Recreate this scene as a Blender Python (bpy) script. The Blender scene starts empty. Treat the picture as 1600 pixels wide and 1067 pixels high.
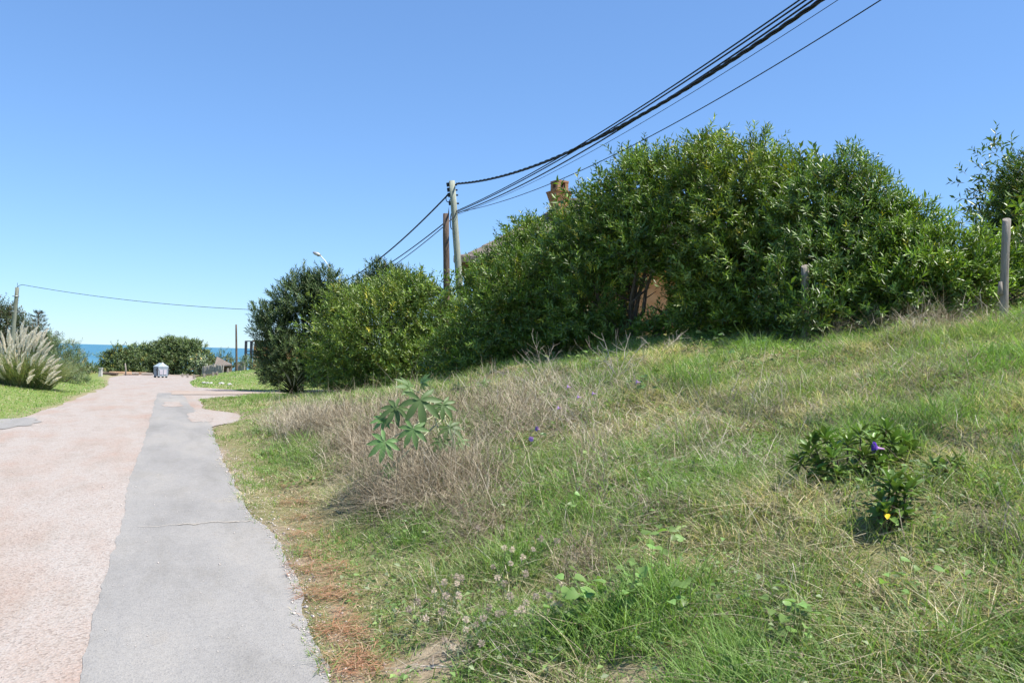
import bpy, math, random
import numpy as np
from mathutils import Vector, Matrix

random.seed(7)
rng = np.random.default_rng(11)
R = math.radians
scene = bpy.context.scene
col = scene.collection

# ------------------------------------------------------------------ camera
YAW, PITCH, ROLL, FPX = R(22.0), R(0.95), R(1.52), 1291.0
CAM = np.array([-0.65, 0.0, 1.6])
_f = np.array([math.sin(YAW) * math.cos(PITCH), math.cos(YAW) * math.cos(PITCH), math.sin(PITCH)])
_r0 = np.array([math.cos(YAW), -math.sin(YAW), 0.0])
_u0 = np.cross(_r0, _f)
_r = math.cos(ROLL) * _r0 + math.sin(ROLL) * _u0
_u = -math.sin(ROLL) * _r0 + math.cos(ROLL) * _u0
cam_data = bpy.data.cameras.new("camera")
cam_data.sensor_width = 22.3
cam_data.lens = FPX / 1600 * 22.3
cam_data.clip_start = 0.05
cam_data.clip_end = 60000
cam = bpy.data.objects.new("camera", cam_data)
col.objects.link(cam)
M4 = Matrix.Identity(4)
for i in range(3):
    M4[i][0], M4[i][1], M4[i][2], M4[i][3] = _r[i], _u[i], -_f[i], CAM[i]
cam.matrix_world = M4
scene.camera = cam

# ------------------------------------------------------------------ light
SUN_AZ, SUN_EL = R(130.0), R(60.0)
SUN_STRENGTH, SKY_STRENGTH, EXPOSURE = 5.0, 0.10, 0.75
world = bpy.data.worlds.new("World")
scene.world = world
world.use_nodes = True
wn = world.node_tree.nodes
wl = world.node_tree.links
sky = wn.new("ShaderNodeTexSky")
sky.sky_type = 'NISHITA'
sky.sun_disc = False
sky.sun_elevation = SUN_EL
sky.sun_rotation = SUN_AZ
sky.altitude = 0
sky.air_density = 1.0
sky.dust_density = 0.0
sky.ozone_density = 4.0
gam = wn.new("ShaderNodeGamma"); gam.inputs[1].default_value = 0.72
grade = wn.new("ShaderNodeVectorMath"); grade.operation = 'MULTIPLY'; grade.inputs[1].default_value = (0.98, 1.35, 1.84)
wl.new(sky.outputs[0], gam.inputs[0]); wl.new(gam.outputs[0], grade.inputs[0])
wl.new(grade.outputs[0], wn["Background"].inputs[0])
wn["Background"].inputs[1].default_value = SKY_STRENGTH
sun_dir = np.array([math.sin(SUN_AZ) * math.cos(SUN_EL), math.cos(SUN_AZ) * math.cos(SUN_EL), math.sin(SUN_EL)])
sl = bpy.data.lights.new("sun", 'SUN')
sl.energy = SUN_STRENGTH
sl.angle = R(0.53)
sl.color = (1.0, 0.95, 0.88)
so = bpy.data.objects.new("sun", sl)
so.rotation_euler = Vector(sun_dir).to_track_quat('Z', 'Y').to_euler()
so.location = (20, 0, 40)
col.objects.link(so)
vs = scene.view_settings
vs.view_transform = 'Standard'
vs.look = 'None'
vs.exposure = EXPOSURE
vs.gamma = 1.0
vs.use_curve_mapping = False
scene.cycles.max_bounces = 5
scene.cycles.adaptive_threshold = 0.02
scene.cycles.transparent_max_bounces = 8
scene.cycles.use_denoising = True

# ------------------------------------------------------------------ helpers
def _hash(ix, iy, seed):
    h = (ix.astype(np.int64) * 374761393 + iy.astype(np.int64) * 668265263 + seed * 974634777) & 0xFFFFFFFF
    h = ((h ^ (h >> 13)) * 1274126177) & 0xFFFFFFFF
    return ((h ^ (h >> 16)) & 0xFFFF) / 65535.0

def vnoise(x, y, seed=0):
    x = np.asarray(x, float); y = np.asarray(y, float)
    ix, iy = np.floor(x), np.floor(y)
    fx, fy = x - ix, y - iy
    fx = fx * fx * (3 - 2 * fx); fy = fy * fy * (3 - 2 * fy)
    a = _hash(ix, iy, seed); b = _hash(ix + 1, iy, seed)
    c = _hash(ix, iy + 1, seed); d = _hash(ix + 1, iy + 1, seed)
    return (a * (1 - fx) + b * fx) * (1 - fy) + (c * (1 - fx) + d * fx) * fy

def fbm(x, y, seed=0, o=3):
    s = 0; a = 0.5; t = 0
    for i in range(o):
        s = s + a * vnoise(np.asarray(x) * 2 ** i, np.asarray(y) * 2 ** i, seed + i * 17); t += a; a *= 0.5
    return s / t

def sstep(a, b, x):
    t = np.clip((np.asarray(x, float) - a) / (b - a), 0, 1)
    return t * t * (3 - 2 * t)

SV = ([-60, -10, 6, 11, 14, 17, 20, 24, 28, 31, 36, 42, 50, 75, 92, 100],
      [.36, .38, .39, .40, .36, .27, .18, .09, .02, 0.0, .01, .10, .17, .17, .05, 0.0])
EDGE_L = -3.85

def base_z(V):
    V = np.asarray(V, float)
    z = -0.022 * np.maximum(V - 30, 0)
    z = np.maximum(z, -1.5)
    return z - 9.8 * sstep(112, 150, V) - 2 * sstep(150, 200, V)

def H(U, V):
    U = np.asarray(U, float); V = np.asarray(V, float)
    s = np.interp(V, SV[0], SV[1])
    up = np.maximum(U - 0.25, 0)
    up = np.where(up < 0.5, up * up, up - 0.25)
    hm = 4.6
    right = hm * (1 - np.exp(-s * up / hm)) * (1 - 0.75 * sstep(12, 30, U) * (V < 30))
    right = right + (fbm(U * 0.9, V * 0.9, 3) - 0.5) * 0.26 * sstep(0.4, 2.0, U) * (V < 29) + (fbm(U * 3, V * 3, 5) - .5) * 0.13 * sstep(0.1, 0.8, U) * (V < 29)
    ul = np.maximum(EDGE_L - 0.2 - U, 0)
    left = 2.2 * (1 - np.exp(-0.15 * ul / 2.2)) * sstep(12, 20, V)* (1 - sstep(40, 60, V)*.7)
    return base_z(V) + right + left

def hz(u, v):
    return float(H(np.array([u]), np.array([v]))[0])

def ray(px, py):
    return _f + _r * ((px - 800) / FPX) + _u * ((533.5 - py) / FPX)

def at(px, py, d):
    return CAM + ray(px, py) * d

_DS = 1.0 * 1.006 ** np.arange(0, 850)
def gps(px, py):
    """where the sight lines through pixels of the photograph meet the ground"""
    px = np.atleast_1d(np.asarray(px, float)); py = np.atleast_1d(np.asarray(py, float))
    r = _f[None] + _r[None] * ((px - 800) / FPX)[:, None] + _u[None] * ((533.5 - py) / FPX)[:, None]
    out = np.zeros((len(px), 3))
    for i in range(0, len(px), 400):
        rr = r[i:i + 400]
        P = CAM[None, None] + rr[:, None] * _DS[None, :, None]
        below = P[..., 2] <= H(P[..., 0], P[..., 1])
        k = np.argmax(below, 1); k = np.where(below.any(1), k, len(_DS) - 1)
        out[i:i + 400] = P[np.arange(len(rr)), k]
    out[:, 2] = H(out[:, 0], out[:, 1])
    return out

def gp(px, py):
    return gps(px, py)[0]

def depth(p):
    return float(np.dot(np.asarray(p) - CAM, _f))

def project(P):
    P = np.asarray(P, float) - CAM
    d = P @ _f
    return 800 + FPX * (P @ _r) / d, 533.5 - FPX * (P @ _u) / d, d

def norm(a):
    a = np.asarray(a, float)
    return a / np.maximum(np.linalg.norm(a, axis=-1, keepdims=True), 1e-9)

def mesh_np(name, V, F, mat=None, colors=None, smooth=False):
    """V (n,3), F (m,k) with one k"""
    V = np.asarray(V, np.float32); F = np.asarray(F, np.int32)
    me = bpy.data.meshes.new(name)
    m, k = F.shape
    me.vertices.add(len(V)); me.vertices.foreach_set("co", V.ravel())
    me.loops.add(m * k); me.loops.foreach_set("vertex_index", F.ravel())
    me.polygons.add(m)
    me.polygons.foreach_set("loop_start", np.arange(0, m * k, k, dtype=np.int32))
    try: me.polygons.foreach_set("loop_total", np.full(m, k, np.int32))
    except Exception: pass
    if smooth: me.polygons.foreach_set("use_smooth", np.ones(m, bool))
    if colors is not None:
        ca = me.attributes.new("Col", 'FLOAT_COLOR', 'POINT')
        c = np.ones((len(V), 4), np.float32); c[:, :3] = colors
        ca.data.foreach_set("color", c.ravel())
    me.update(calc_edges=True)
    if mat: me.materials.append(mat)
    return me

class MB:
    """collects boxes, tubes and plates; build() links them as one mesh object"""
    def __init__(s): s.v = []; s.f = []
    def add(s, V, F):
        o = len(s.v)
        s.v += [tuple(map(float, p)) for p in V]
        s.f += [tuple(int(i) + o for i in f) for f in F]
        return s
    def box(s, c, size, rz=0, taper=1.0, axes=None):
        hx, hy, hh = [k / 2 for k in size]
        P = [(-hx, -hy, -hh), (hx, -hy, -hh), (hx, hy, -hh), (-hx, hy, -hh),
             (-hx * taper, -hy * taper, hh), (hx * taper, -hy * taper, hh), (hx * taper, hy * taper, hh), (-hx * taper, hy * taper, hh)]
        cz, sz = math.cos(rz), math.sin(rz)
        P = [(c[0] + x * cz - y * sz, c[1] + x * sz + y * cz, c[2] + z) for x, y, z in P]
        return s.add(P, [(0, 3, 2, 1), (4, 5, 6, 7), (0, 1, 5, 4), (1, 2, 6, 5), (2, 3, 7, 6), (3, 0, 4, 7)])
    def tube(s, pts, rad, n=8, cap=True):
        pts = np.asarray(pts, float); m = len(pts)
        rad = np.broadcast_to(np.asarray(rad, float), (m,))
        T = np.gradient(pts, axis=0) if m > 2 else np.repeat((pts[1] - pts[0])[None], 2, 0)
        T = norm(T)
        ref = np.array([0, 0, 1.0]) if abs(T[0][2]) < 0.9 else np.array([1.0, 0, 0])
        X = norm(np.cross(T, ref)); Y = np.cross(T, X)
        a = np.linspace(0, 2 * math.pi, n, endpoint=False)
        V = pts[:, None] + rad[:, None, None] * (np.cos(a)[None, :, None] * X[:, None] + np.sin(a)[None, :, None] * Y[:, None])
        V = V.reshape(-1, 3)
        F = [(i * n + j, i * n + (j + 1) % n, (i + 1) * n + (j + 1) % n, (i + 1) * n + j) for i in range(m - 1) for j in range(n)]
        if cap:
            F += [tuple(range(n - 1, -1, -1)), tuple((m - 1) * n + j for j in range(n))]
        return s.add(V, F)
    def mesh(s, name, mat, smooth=False):
        me = bpy.data.meshes.new(name)
        me.from_pydata(s.v, [], s.f)
        if smooth:
            for p in me.polygons: p.use_smooth = len(p.vertices) == 4
        me.materials.append(mat)
        return me
    def build(s, name, mat, parent=None, smooth=False):
        return obj(name, s.mesh(name, mat, smooth), parent)

def obj(name, me, parent=None, loc=None):
    o = bpy.data.objects.new(name, me)
    col.objects.link(o)
    if parent is not None:
        o.parent = parent
        if loc is None:      # geometry given in world space
            o.location = [-x for x in parent.location]
    if loc is not None: o.location = loc
    return o

def tag(o, label=None, cat=None, group=None, kind=None):
    if label: o["label"] = label
    if cat: o["category"] = cat
    if group: o["group"] = group
    if kind: o["kind"] = kind
    return o

def thing(name, loc, label, cat, group=None):
    o = bpy.data.objects.new(name, None)
    o.empty_display_size = 0.2
    o.location = [float(x) for x in loc]
    col.objects.link(o)
    return tag(o, label, cat, group)

# ------------------------------------------------------------------ materials
def new_mat(name):
    m = bpy.data.materials.new(name)
    m.use_nodes = True
    return m, m.node_tree.nodes, m.node_tree.links, m.node_tree.nodes["Principled BSDF"]

def mat_plain(name, c1, c2=None, scale=8.0, rough=0.8, bump=0.0, bscale=None, stretch=None, spec=0.3, metal=0.0):
    m, n, l, b = new_mat(name)
    b.inputs["Roughness"].default_value = rough
    b.inputs["Specular IOR Level"].default_value = spec
    b.inputs["Metallic"].default_value = metal
    tc = n.new("ShaderNodeTexCoord")
    src = tc.outputs["Object"]
    if stretch:
        mp = n.new("ShaderNodeMapping"); mp.inputs["Scale"].default_value = stretch
        l.new(src, mp.inputs[0]); src = mp.outputs[0]
    if c2 is None:
        b.inputs["Base Color"].default_value = (*c1, 1)
    else:
        t = n.new("ShaderNodeTexNoise"); t.inputs["Scale"].default_value = scale; t.inputs["Detail"].default_value = 6
        l.new(src, t.inputs["Vector"])
        r = n.new("ShaderNodeValToRGB")
        r.color_ramp.elements[0].position = 0.35; r.color_ramp.elements[1].position = 0.65
        r.color_ramp.elements[0].color = (*c1, 1); r.color_ramp.elements[1].color = (*c2, 1)
        l.new(t.outputs[0], r.inputs[0]); l.new(r.outputs[0], b.inputs["Base Color"])
    if bump:
        t2 = n.new("ShaderNodeTexNoise"); t2.inputs["Scale"].default_value = bscale or scale * 3; t2.inputs["Detail"].default_value = 4
        l.new(src, t2.inputs["Vector"])
        bp = n.new("ShaderNodeBump"); bp.inputs["Strength"].default_value = bump; bp.inputs["Distance"].default_value = 0.02
        l.new(t2.outputs[0], bp.inputs["Height"]); l.new(bp.outputs[0], b.inputs["Normal"])
    return m

def mat_leaf(name, gain=(1, 1, 1), rough=0.45, trans=0.3, tint=False, dry=(0.36, 0.29, 0.17), spec=0.4, base=None, tcol=(1.25, 1.35, .6)):
    """two-sided leaf: reflection plus light let through; colour from the mesh's Col attribute"""
    m, n, l, b = new_mat(name)
    b.inputs["Roughness"].default_value = rough
    b.inputs["Specular IOR Level"].default_value = spec
    if base is None:
        a = n.new("ShaderNodeAttribute"); a.attribute_name = "Col"; c = a.outputs["Color"]
    else:
        oi = n.new("ShaderNodeObjectInfo")
        hs = n.new("ShaderNodeHueSaturation"); hs.inputs["Color"].default_value = (*base, 1)
        mr = n.new("ShaderNodeMapRange"); mr.inputs["To Min"].default_value = 0.65; mr.inputs["To Max"].default_value = 1.45
        l.new(oi.outputs["Random"], mr.inputs["Value"]); l.new(mr.outputs[0], hs.inputs["Value"])
        mh = n.new("ShaderNodeMapRange"); mh.inputs["To Min"].default_value = 0.485; mh.inputs["To Max"].default_value = 0.51
        l.new(oi.outputs["Random"], mh.inputs["Value"]); l.new(mh.outputs[0], hs.inputs["Hue"])
        c = hs.outputs[0]
    if tint:
        t = n.new("ShaderNodeAttribute"); t.attribute_name = "tint"; t.attribute_type = 'INSTANCER'
        mx = n.new("ShaderNodeMix"); mx.data_type = 'RGBA'
        mx.inputs["B"].default_value = (*dry, 1)
        l.new(t.outputs["Fac"], mx.inputs["Factor"]); l.new(c, mx.inputs["A"])
        br = n.new("ShaderNodeAttribute"); br.attribute_name = "bright"; br.attribute_type = 'INSTANCER'
        vm = n.new("ShaderNodeVectorMath"); vm.operation = 'SCALE'
        l.new(mx.outputs["Result"], vm.inputs[0]); l.new(br.outputs["Fac"], vm.inputs["Scale"])
        c = vm.outputs[0]
    g = n.new("ShaderNodeVectorMath"); g.operation = 'MULTIPLY'; g.inputs[1].default_value = gain
    l.new(c, g.inputs[0]); c = g.outputs[0]
    l.new(c, b.inputs["Base Color"])
    tr = n.new("ShaderNodeBsdfTranslucent")
    g2 = n.new("ShaderNodeVectorMath"); g2.operation = 'MULTIPLY'; g2.inputs[1].default_value = tcol
    l.new(c, g2.inputs[0]); l.new(g2.outputs[0], tr.inputs["Color"])
    ms = n.new("ShaderNodeMixShader"); ms.inputs[0].default_value = trans
    l.new(b.outputs[0], ms.inputs[1]); l.new(tr.outputs[0], ms.inputs[2])
    l.new(ms.outputs[0], n["Material Output"].inputs["Surface"])
    return m

def ramp(n, l, src, stops):
    r = n.new("ShaderNodeValToRGB")
    e = r.color_ramp.elements
    while len(e) < len(stops): e.new(0.5)
    for i, (p, c) in enumerate(stops):
        e[i].position = p; e[i].color = (*c, 1)
    l.new(src, r.inputs[0])
    return r.outputs[0]

def noise_node(n, l, src, scale, detail=4, rough=.55):
    t = n.new("ShaderNodeTexNoise"); t.inputs["Scale"].default_value = scale
    t.inputs["Detail"].default_value = detail; t.inputs["Roughness"].default_value = rough
    l.new(src, t.inputs["Vector"])
    return t.outputs[0]

def mixc(n, l, f, a, b, mode='MIX'):
    m = n.new("ShaderNodeMix"); m.data_type = 'RGBA'; m.blend_type = mode
    for k, v in (("Factor", f), ("A", a), ("B", b)):
        if hasattr(v, "links"): l.new(v, m.inputs[k])
        elif isinstance(v, tuple): m.inputs[k].default_value = (*v, 1)
        else: m.inputs[k].default_value = v
    return m.outputs["Result"]

def mat_ground():
    m, n, l, b = new_mat("ground_soil_and_turf")
    b.inputs["Roughness"].default_value = 0.95; b.inputs["Specular IOR Level"].default_value = 0.1
    src = n.new("ShaderNodeTexCoord").outputs["Object"]
    soil = ramp(n, l, noise_node(n, l, src, 9, 8, .7), [(0.3, (.10, .075, .045)), (0.5, (.20, .17, .09)), (0.72, (.33, .27, .17))])
    turf = ramp(n, l, noise_node(n, l, src, 2.2, 9, .75), [(0.3, (.12, .17, .04)), (0.5, (.17, .23, .06)), (0.7, (.25, .26, .10))])
    sand = ramp(n, l, noise_node(n, l, src, 14, 8, .7), [(0.3, (.22, .165, .105)), (0.7, (.38, .31, .22))])
    al = n.new("ShaderNodeAttribute"); al.attribute_name = "lawn"
    ab = n.new("ShaderNodeAttribute"); ab.attribute_name = "bare"
    c = mixc(n, l, al.outputs["Fac"], soil, turf)
    c = mixc(n, l, ab.outputs["Fac"], c, sand)
    l.new(c, b.inputs["Base Color"])
    bp = n.new("ShaderNodeBump"); bp.inputs["Strength"].default_value = 0.7; bp.inputs["Distance"].default_value = 0.03
    l.new(noise_node(n, l, src, 30, 6, .7), bp.inputs["Height"]); l.new(bp.outputs[0], b.inputs["Normal"])
    return m

def mat_road(name, stops, wear, grain, grainamt, chip=95, bump=.5):
    m, n, l, b = new_mat(name)
    b.inputs["Roughness"].default_value = 0.9; b.inputs["Specular IOR Level"].default_value = 0.2
    src = n.new("ShaderNodeTexCoord").outputs["Object"]
    mp = n.new("ShaderNodeMapping"); mp.inputs["Scale"].default_value = (1, .32, 1)
    l.new(src, mp.inputs[0])
    c = ramp(n, l, noise_node(n, l, mp.outputs[0], wear, 7, .62), stops)
    vo = n.new("ShaderNodeTexVoronoi"); vo.inputs["Scale"].default_value = chip
    l.new(src, vo.inputs["Vector"])
    sp = n.new("ShaderNodeSeparateColor"); l.new(vo.outputs["Color"], sp.inputs[0])
    g = ramp(n, l, sp.outputs[0], grain)
    c = mixc(n, l, grainamt, c, g, 'MULTIPLY')
    c = mixc(n, l, 1.0, c, ramp(n, l, noise_node(n, l, mp.outputs[0], 2.3, 9, .68), [(.38, (.92, .915, .90)), (.50, (1, 1, 1)), (.60, (1, 1, 1)), (.72, (1.0, .965, .92))]), 'MULTIPLY')
    fine = noise_node(n, l, src, 21, 7, .75)
    c = mixc(n, l, .35, c, ramp(n, l, fine, [(.3, (.62, .60, .58)), (.7, (1.0, 1.0, 1.0))]), 'MULTIPLY')
    l.new(c, b.inputs["Base Color"])
    bp = n.new("ShaderNodeBump"); bp.inputs["Strength"].default_value = bump; bp.inputs["Distance"].default_value = 0.008
    l.new(vo.outputs["Distance"], bp.inputs["Height"])
    bp2 = n.new("ShaderNodeBump"); bp2.inputs["Strength"].default_value = .35; bp2.inputs["Distance"].default_value = 0.03
    l.new(noise_node(n, l, src, 6, 6, .6), bp2.inputs["Height"]); l.new(bp.outputs[0], bp2.inputs["Normal"])
    l.new(bp2.outputs[0], b.inputs["Normal"])
    return m

M = {}
M['ground'] = mat_ground()
M['road'] = mat_road("pink_chip_seal", [(.30, (.38, .29, .24)), (.42, (.385, .33, .288)), (.55, (.40, .368, .335)), (.72, (.375, .315, .272))], 1.1,
                     [(0.0, (.60, .55, .52)), (.35, (.95, .90, .86)), (.7, (1, 1, 1)), (1, (1, .90, .85))], .8, 70, .6)
M['strip'] = mat_road("grey_asphalt_patch", [(.32, (.245, .238, .224)), (.5, (.305, .294, .274)), (.68, (.355, .333, .298))], .8,
                      [(0.0, (.72, .72, .73)), (.5, (1, 1, 1)), (1, (1, .98, .95))], .6, 110, .4)
M['dirt'] = mat_road("sandy_side_road", [(.35, (.40, .30, .235)), (.5, (.41, .34, .285)), (.65, (.33, .28, .24))], .5,
                     [(0.0, (.8, .78, .75)), (1, (1, 1, 1))], .6, 60, .4)
M['crack'] = mat_plain("sand_in_crack", (.55, .48, .38), (.30, .27, .23), 60)
M['pebble'] = mat_plain("pale_pebble", (.62, .56, .50), (.42, .36, .32), 40)
M['wood_grey'] = mat_plain("weathered_grey_wood", (.19, .165, .135), (.33, .29, .245), 6, .85, .6, 20, (6, 6, .6))
M['wood_dark'] = mat_plain("dark_weathered_wood", (.075, .05, .036), (.17, .125, .095), 6, .85, .6, 20, (7, 7, .5))
M['wood_green'] = mat_plain("treated_pale_green_pole", (.22, .24, .185), (.38, .40, .32), 5, .8, .4, 18, (7, 7, .5))
M['wood_pole'] = mat_plain("weathered_grey_green_pole", (.13, .14, .11), (.25, .26, .205), 5, .85, .4, 18, (7, 7, .5))
M['cable'] = mat_plain("black_cable", (.012, .012, .014), None, rough=.5)
M['metal'] = mat_plain("dull_steel", (.45, .46, .47), (.30, .30, .31), 20, .5, metal=.5)
M['bark'] = mat_plain("grey_brown_bark", (.10, .075, .055), (.20, .16, .125), 9, .9, .5, 30, (5, 5, 1))
M['twig'] = mat_plain("dead_bleached_twig", (.34, .28, .22), (.52, .46, .39), 9, .9)
M['acacia'] = mat_leaf("acacia_leaf", gain=(1.66, 1.62, 1.02), rough=.40, trans=.24, spec=.5)
M['pine'] = mat_leaf("pine_needle", rough=.5, trans=.12)
M['grass'] = mat_leaf("grass_blade", gain=(1.30, 1.26, 1.20), rough=.55, trans=.38, spec=.3)
M['straw'] = mat_leaf("dry_stem", rough=.7, trans=.15, spec=.2, tcol=(1, 1, .9))
M['far_leaf'] = mat_leaf("bush_leaf", rough=.5, trans=.2)
M['needle_litter'] = mat_leaf("fallen_pine_needles", rough=.7, trans=.1, spec=.2, tcol=(1, 1, 1))

# ------------------------------------------------------------------ ground, road, sea
def axis(segs):
    a = []
    for x0, x1, st in segs:
        n = max(1, int(round((x1 - x0) / st)))
        a += list(np.linspace(x0, x1, n, endpoint=False))
    a.append(segs[-1][1])
    return np.array(a)

gu = axis([(-900, -120, 130), (-120, -30, 9), (-30, -8, 1.0), (-8, -4.4, .3), (-4.4, 0.6, .1), (.6, 9.5, .13), (9.5, 20, .7), (20, 60, 4), (60, 200, 20), (200, 900, 140)])
gv = axis([(-900, -40, 120), (-40, -6, 2.5), (-6, 0, .4), (0, 14, .13), (14, 34, .2), (34, 60, .5), (60, 160, 1.2), (160, 300, 20)])

def side_road_mid(U):           # the sandy side road leaves the main road to the right
    return 31.3 + 0.42 * np.maximum(U, 0)

def main_edges(V):
    """left and right edges of the pink road"""
    V = np.asarray(V, float)
    l = np.interp(V, [10, 20, 24.5, 30, 38, 45, 58, 70, 90], [-3.7, -3.68, -3.4, -3.25, -3.4, -3.7, -4.8, -5.6, -6.2]) + (fbm(V * .8, V * 0 + 3, 41) - .5) * .3
    r = np.interp(V, [0, 4, 6.4, 7.4, 8.1, 9, 12.4, 18, 40], [.04, .06, .16, .16, .05, .02, -.02, .02, .05]) + (fbm(V * 1.2, V * 0 + 9, 42, 2) - .5) * .05 + (fbm(V * 4, V * 0, 43, 4) - .5) * .06
    r = r + .75 * sstep(17.5, 19.5, V) * (1 - sstep(21, 23, V)) + 1.6 * sstep(27, 29.5, V) * (1 - sstep(35, 41, V)) + 1.4 * sstep(50, 80, V)
    return l, r

def on_road(U, V):
    l, r = main_edges(V)
    a = (U > l) & (U < r) & (V < 89)
    sm = side_road_mid(U)
    wob = (fbm(U * .7, V * .7, 50) - .5) * 1.2
    b = (U > -.5) & (U < 60) & (np.abs(V - sm) < 1.9 + wob)
    return a, b

GU, GV = np.meshgrid(gu, gv)
ra, rb = on_road(GU, GV)
Z = H(GU, GV)
near = (GV < 95)
Z = Z - 0.05 * (ra | rb) * near
nu, nv = len(gu), len(gv)
Vt = np.stack([GU, GV, Z], -1).reshape(-1, 3)
ii, jj = np.meshgrid(np.arange(nu - 1), np.arange(nv - 1))
i0 = (jj * nu + ii).ravel()
F = np.stack([i0, i0 + 1, i0 + nu + 1, i0 + nu], -1)
gme = mesh_np("ground", Vt, F, M['ground'], smooth=True)

bare_spots = [gp(*p) for p in ((430, 835), (470, 880), (620, 1040), (690, 1030), (1000, 1058), (560, 1050), (480, 800), (1150, 930), (950, 1055), (520, 960))]
bare_r = [.2, .10, .10, .15, .05, .10, .08, .05, .05, .08]

def bareness(U, V):
    b = np.zeros_like(U, float)
    for p, r in zip(bare_spots, bare_r):
        d = np.hypot(U - p[0], V - p[1])
        b = np.maximum(b, 1 - sstep(r * .35, r * 1.25, d + (fbm(U * 5, V * 5, 61) - .5) * .35))
    _, re = main_edges(V)
    e = (U - re) / .20 + (fbm(U * 4, V * 3, 62, 4) - .38) * 4.5
    b = np.maximum(b, (1 - sstep(0, 1, e)) * (V < 29) * (U > re - .4) * .9)
    le, _ = main_edges(V)
    b = np.maximum(b, (1 - sstep(0, .5, (le - U) + (fbm(U * 2, V, 63) - .5) * .7)) * (U < -2) * .7)
    b = np.maximum(b, sstep(84, 88, V) * (1 - sstep(96, 110, V)) * .7)
    return b

lawn = np.where(GU < -3, 1.0, 0) + np.where(GV > 28, 1.0, 0)
lawn = np.clip(lawn, 0, 1) * (0.75 + .25 * fbm(GU * .4, GV * .4, 9))
lawn = np.where((GU > 0) & (GV < 28), .35 * fbm(GU * 1.2, GV * 1.2, 12), lawn)
for nm, arr in (("lawn", lawn), ("bare", bareness(GU, GV))):
    a = gme.attributes.new(nm, 'FLOAT', 'POINT')
    a.data.foreach_set("value", arr.astype(np.float32).ravel())
tag(obj("ground", gme), kind="structure")

def sheet(name, mat, V0, V1, step, left, right, zoff, nacross=8):
    vv = np.arange(V0, V1 + 1e-6, step)
    l, r = left(vv), right(vv)
    t = np.linspace(0, 1, nacross + 1)
    U = l[:, None] + (r - l)[:, None] * t[None]
    Vv = np.repeat(vv[:, None], nacross + 1, 1)
    Zs = base_z(Vv) + zoff
    P = np.stack([U, Vv, Zs], -1).reshape(-1, 3)
    a, b = np.meshgrid(np.arange(nacross), np.arange(len(vv) - 1))
    i = (b * (nacross + 1) + a).ravel()
    return mesh_np(name, P, np.stack([i, i + 1, i + nacross + 2, i + nacross + 1], -1), mat)

road = tag(obj("road", sheet("road", M['road'], -14, 90, .05, lambda v: main_edges(v)[0], lambda v: main_edges(v)[1], 0.0)), kind="structure")
tag(obj("turning_area", sheet("turning_area", M['dirt'], 83, 97, .25, lambda v: -9 - 9 * sstep(83, 88, v) + fbm(v, v * 0, 4), lambda v: 1.4 + 5 * sstep(84, 90, v) * 0 + fbm(v, v * 0, 5) * .6, .004)), kind="structure")

def strip_l(v):
    return np.interp(v, [0, 4.4, 8, 11, 18, 29], [-1.04, -1.04, -1.08, -1.12, -1.15, -1.23]) + (fbm(v * .9, v * 0, 71, 2) - .5) * .06 + (fbm(v * 4, v * 0, 72, 4) - .5) * .055
def strip_r(v):
    r = main_edges(v)[1] + .015
    lim = np.interp(v, [14, 18.5, 22.6, 31], [.06, .04, -.22, -.5]) + (fbm(v * 2.4, v * 0, 73) - .5) * .12
    return np.where(v > 14.5, np.minimum(r, lim), r)
tag(obj("asphalt_strip", sheet("asphalt_strip", M['strip'], -10, 31, .02, strip_l, strip_r, .0035, 5)), kind="structure")
# sandy side road
su = np.arange(-.8, 60, .35)
sv = side_road_mid(su)
P = []
for k in np.linspace(-1, 1, 7):
    w = 1.75 + (fbm(su * .8, su * 0 + (k > 0) * 5, 81) - .5) * 1.1
    vv = sv + k * w
    P.append(np.stack([su, vv, H(su, vv) + .006], -1))
P = np.stack(P, 1)
n7 = 7
a, b = np.meshgrid(np.arange(n7 - 1), np.arange(len(su) - 1))
i = (b * n7 + a).ravel()
Pm = P.copy(); Pm[..., 2] += .008
tag(obj("side_road", mesh_np("side_road", Pm.reshape(-1, 3), np.stack([i, i + n7, i + n7 + 1, i + 1], -1), M['dirt'])), kind="structure")

def patch(name, mat, c, ru, rv, z, seed, n=36):
    a = np.linspace(0, 2 * math.pi, n, endpoint=False)
    rr = 1 + (fbm(np.cos(a) * 2 + 5, np.sin(a) * 2 + 5, seed) - .5) * 1.1
    U = c[0] + ru * rr * np.cos(a); V = c[1] + rv * rr * np.sin(a)
    P = [(c[0], c[1], float(base_z(c[1])) + z)] + [(u, v, float(base_z(v)) + z) for u, v in zip(U, V)]
    me = bpy.data.meshes.new(name)
    me.from_pydata(P, [], [(0, k + 1, (k + 1) % n + 1) for k in range(n)])
    me.materials.append(mat)
    return tag(obj(name, me), kind="structure")
q = gp(268, 632); patch("road_patch", M['road'], q, .28, 1.0, .009, 5)
q = gp(20, 661); patch("road_patch", M['strip'], q, .5, 1.3, .009, 8)
q = gp(315, 652); patch("road_patch", M['road'], q, .3, 1.6, .0075, 9)
# the crack across the asphalt
c0, c1 = gp(215, 826), gp(392, 815)
t = np.linspace(0, 1, 60)
cu = c0[0] + (c1[0] - c0[0]) * t; cv = c0[1] + (c1[1] - c0[1]) * t + (fbm(t * 12, t * 0, 4) - .5) * .14
w = .004 + .016 * fbm(t * 20, t * 0, 6) * (t > .35)
P = np.concatenate([np.stack([cu, cv - w, np.full_like(t, .010)], -1), np.stack([cu, cv + w, np.full_like(t, .010)], -1)])
k = np.arange(59)
ck = obj("road_crack", mesh_np("road_crack", P, np.stack([k, k + 1, k + 61, k + 60], -1), M['crack']), bpy.data.objects["asphalt_strip"])

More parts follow.
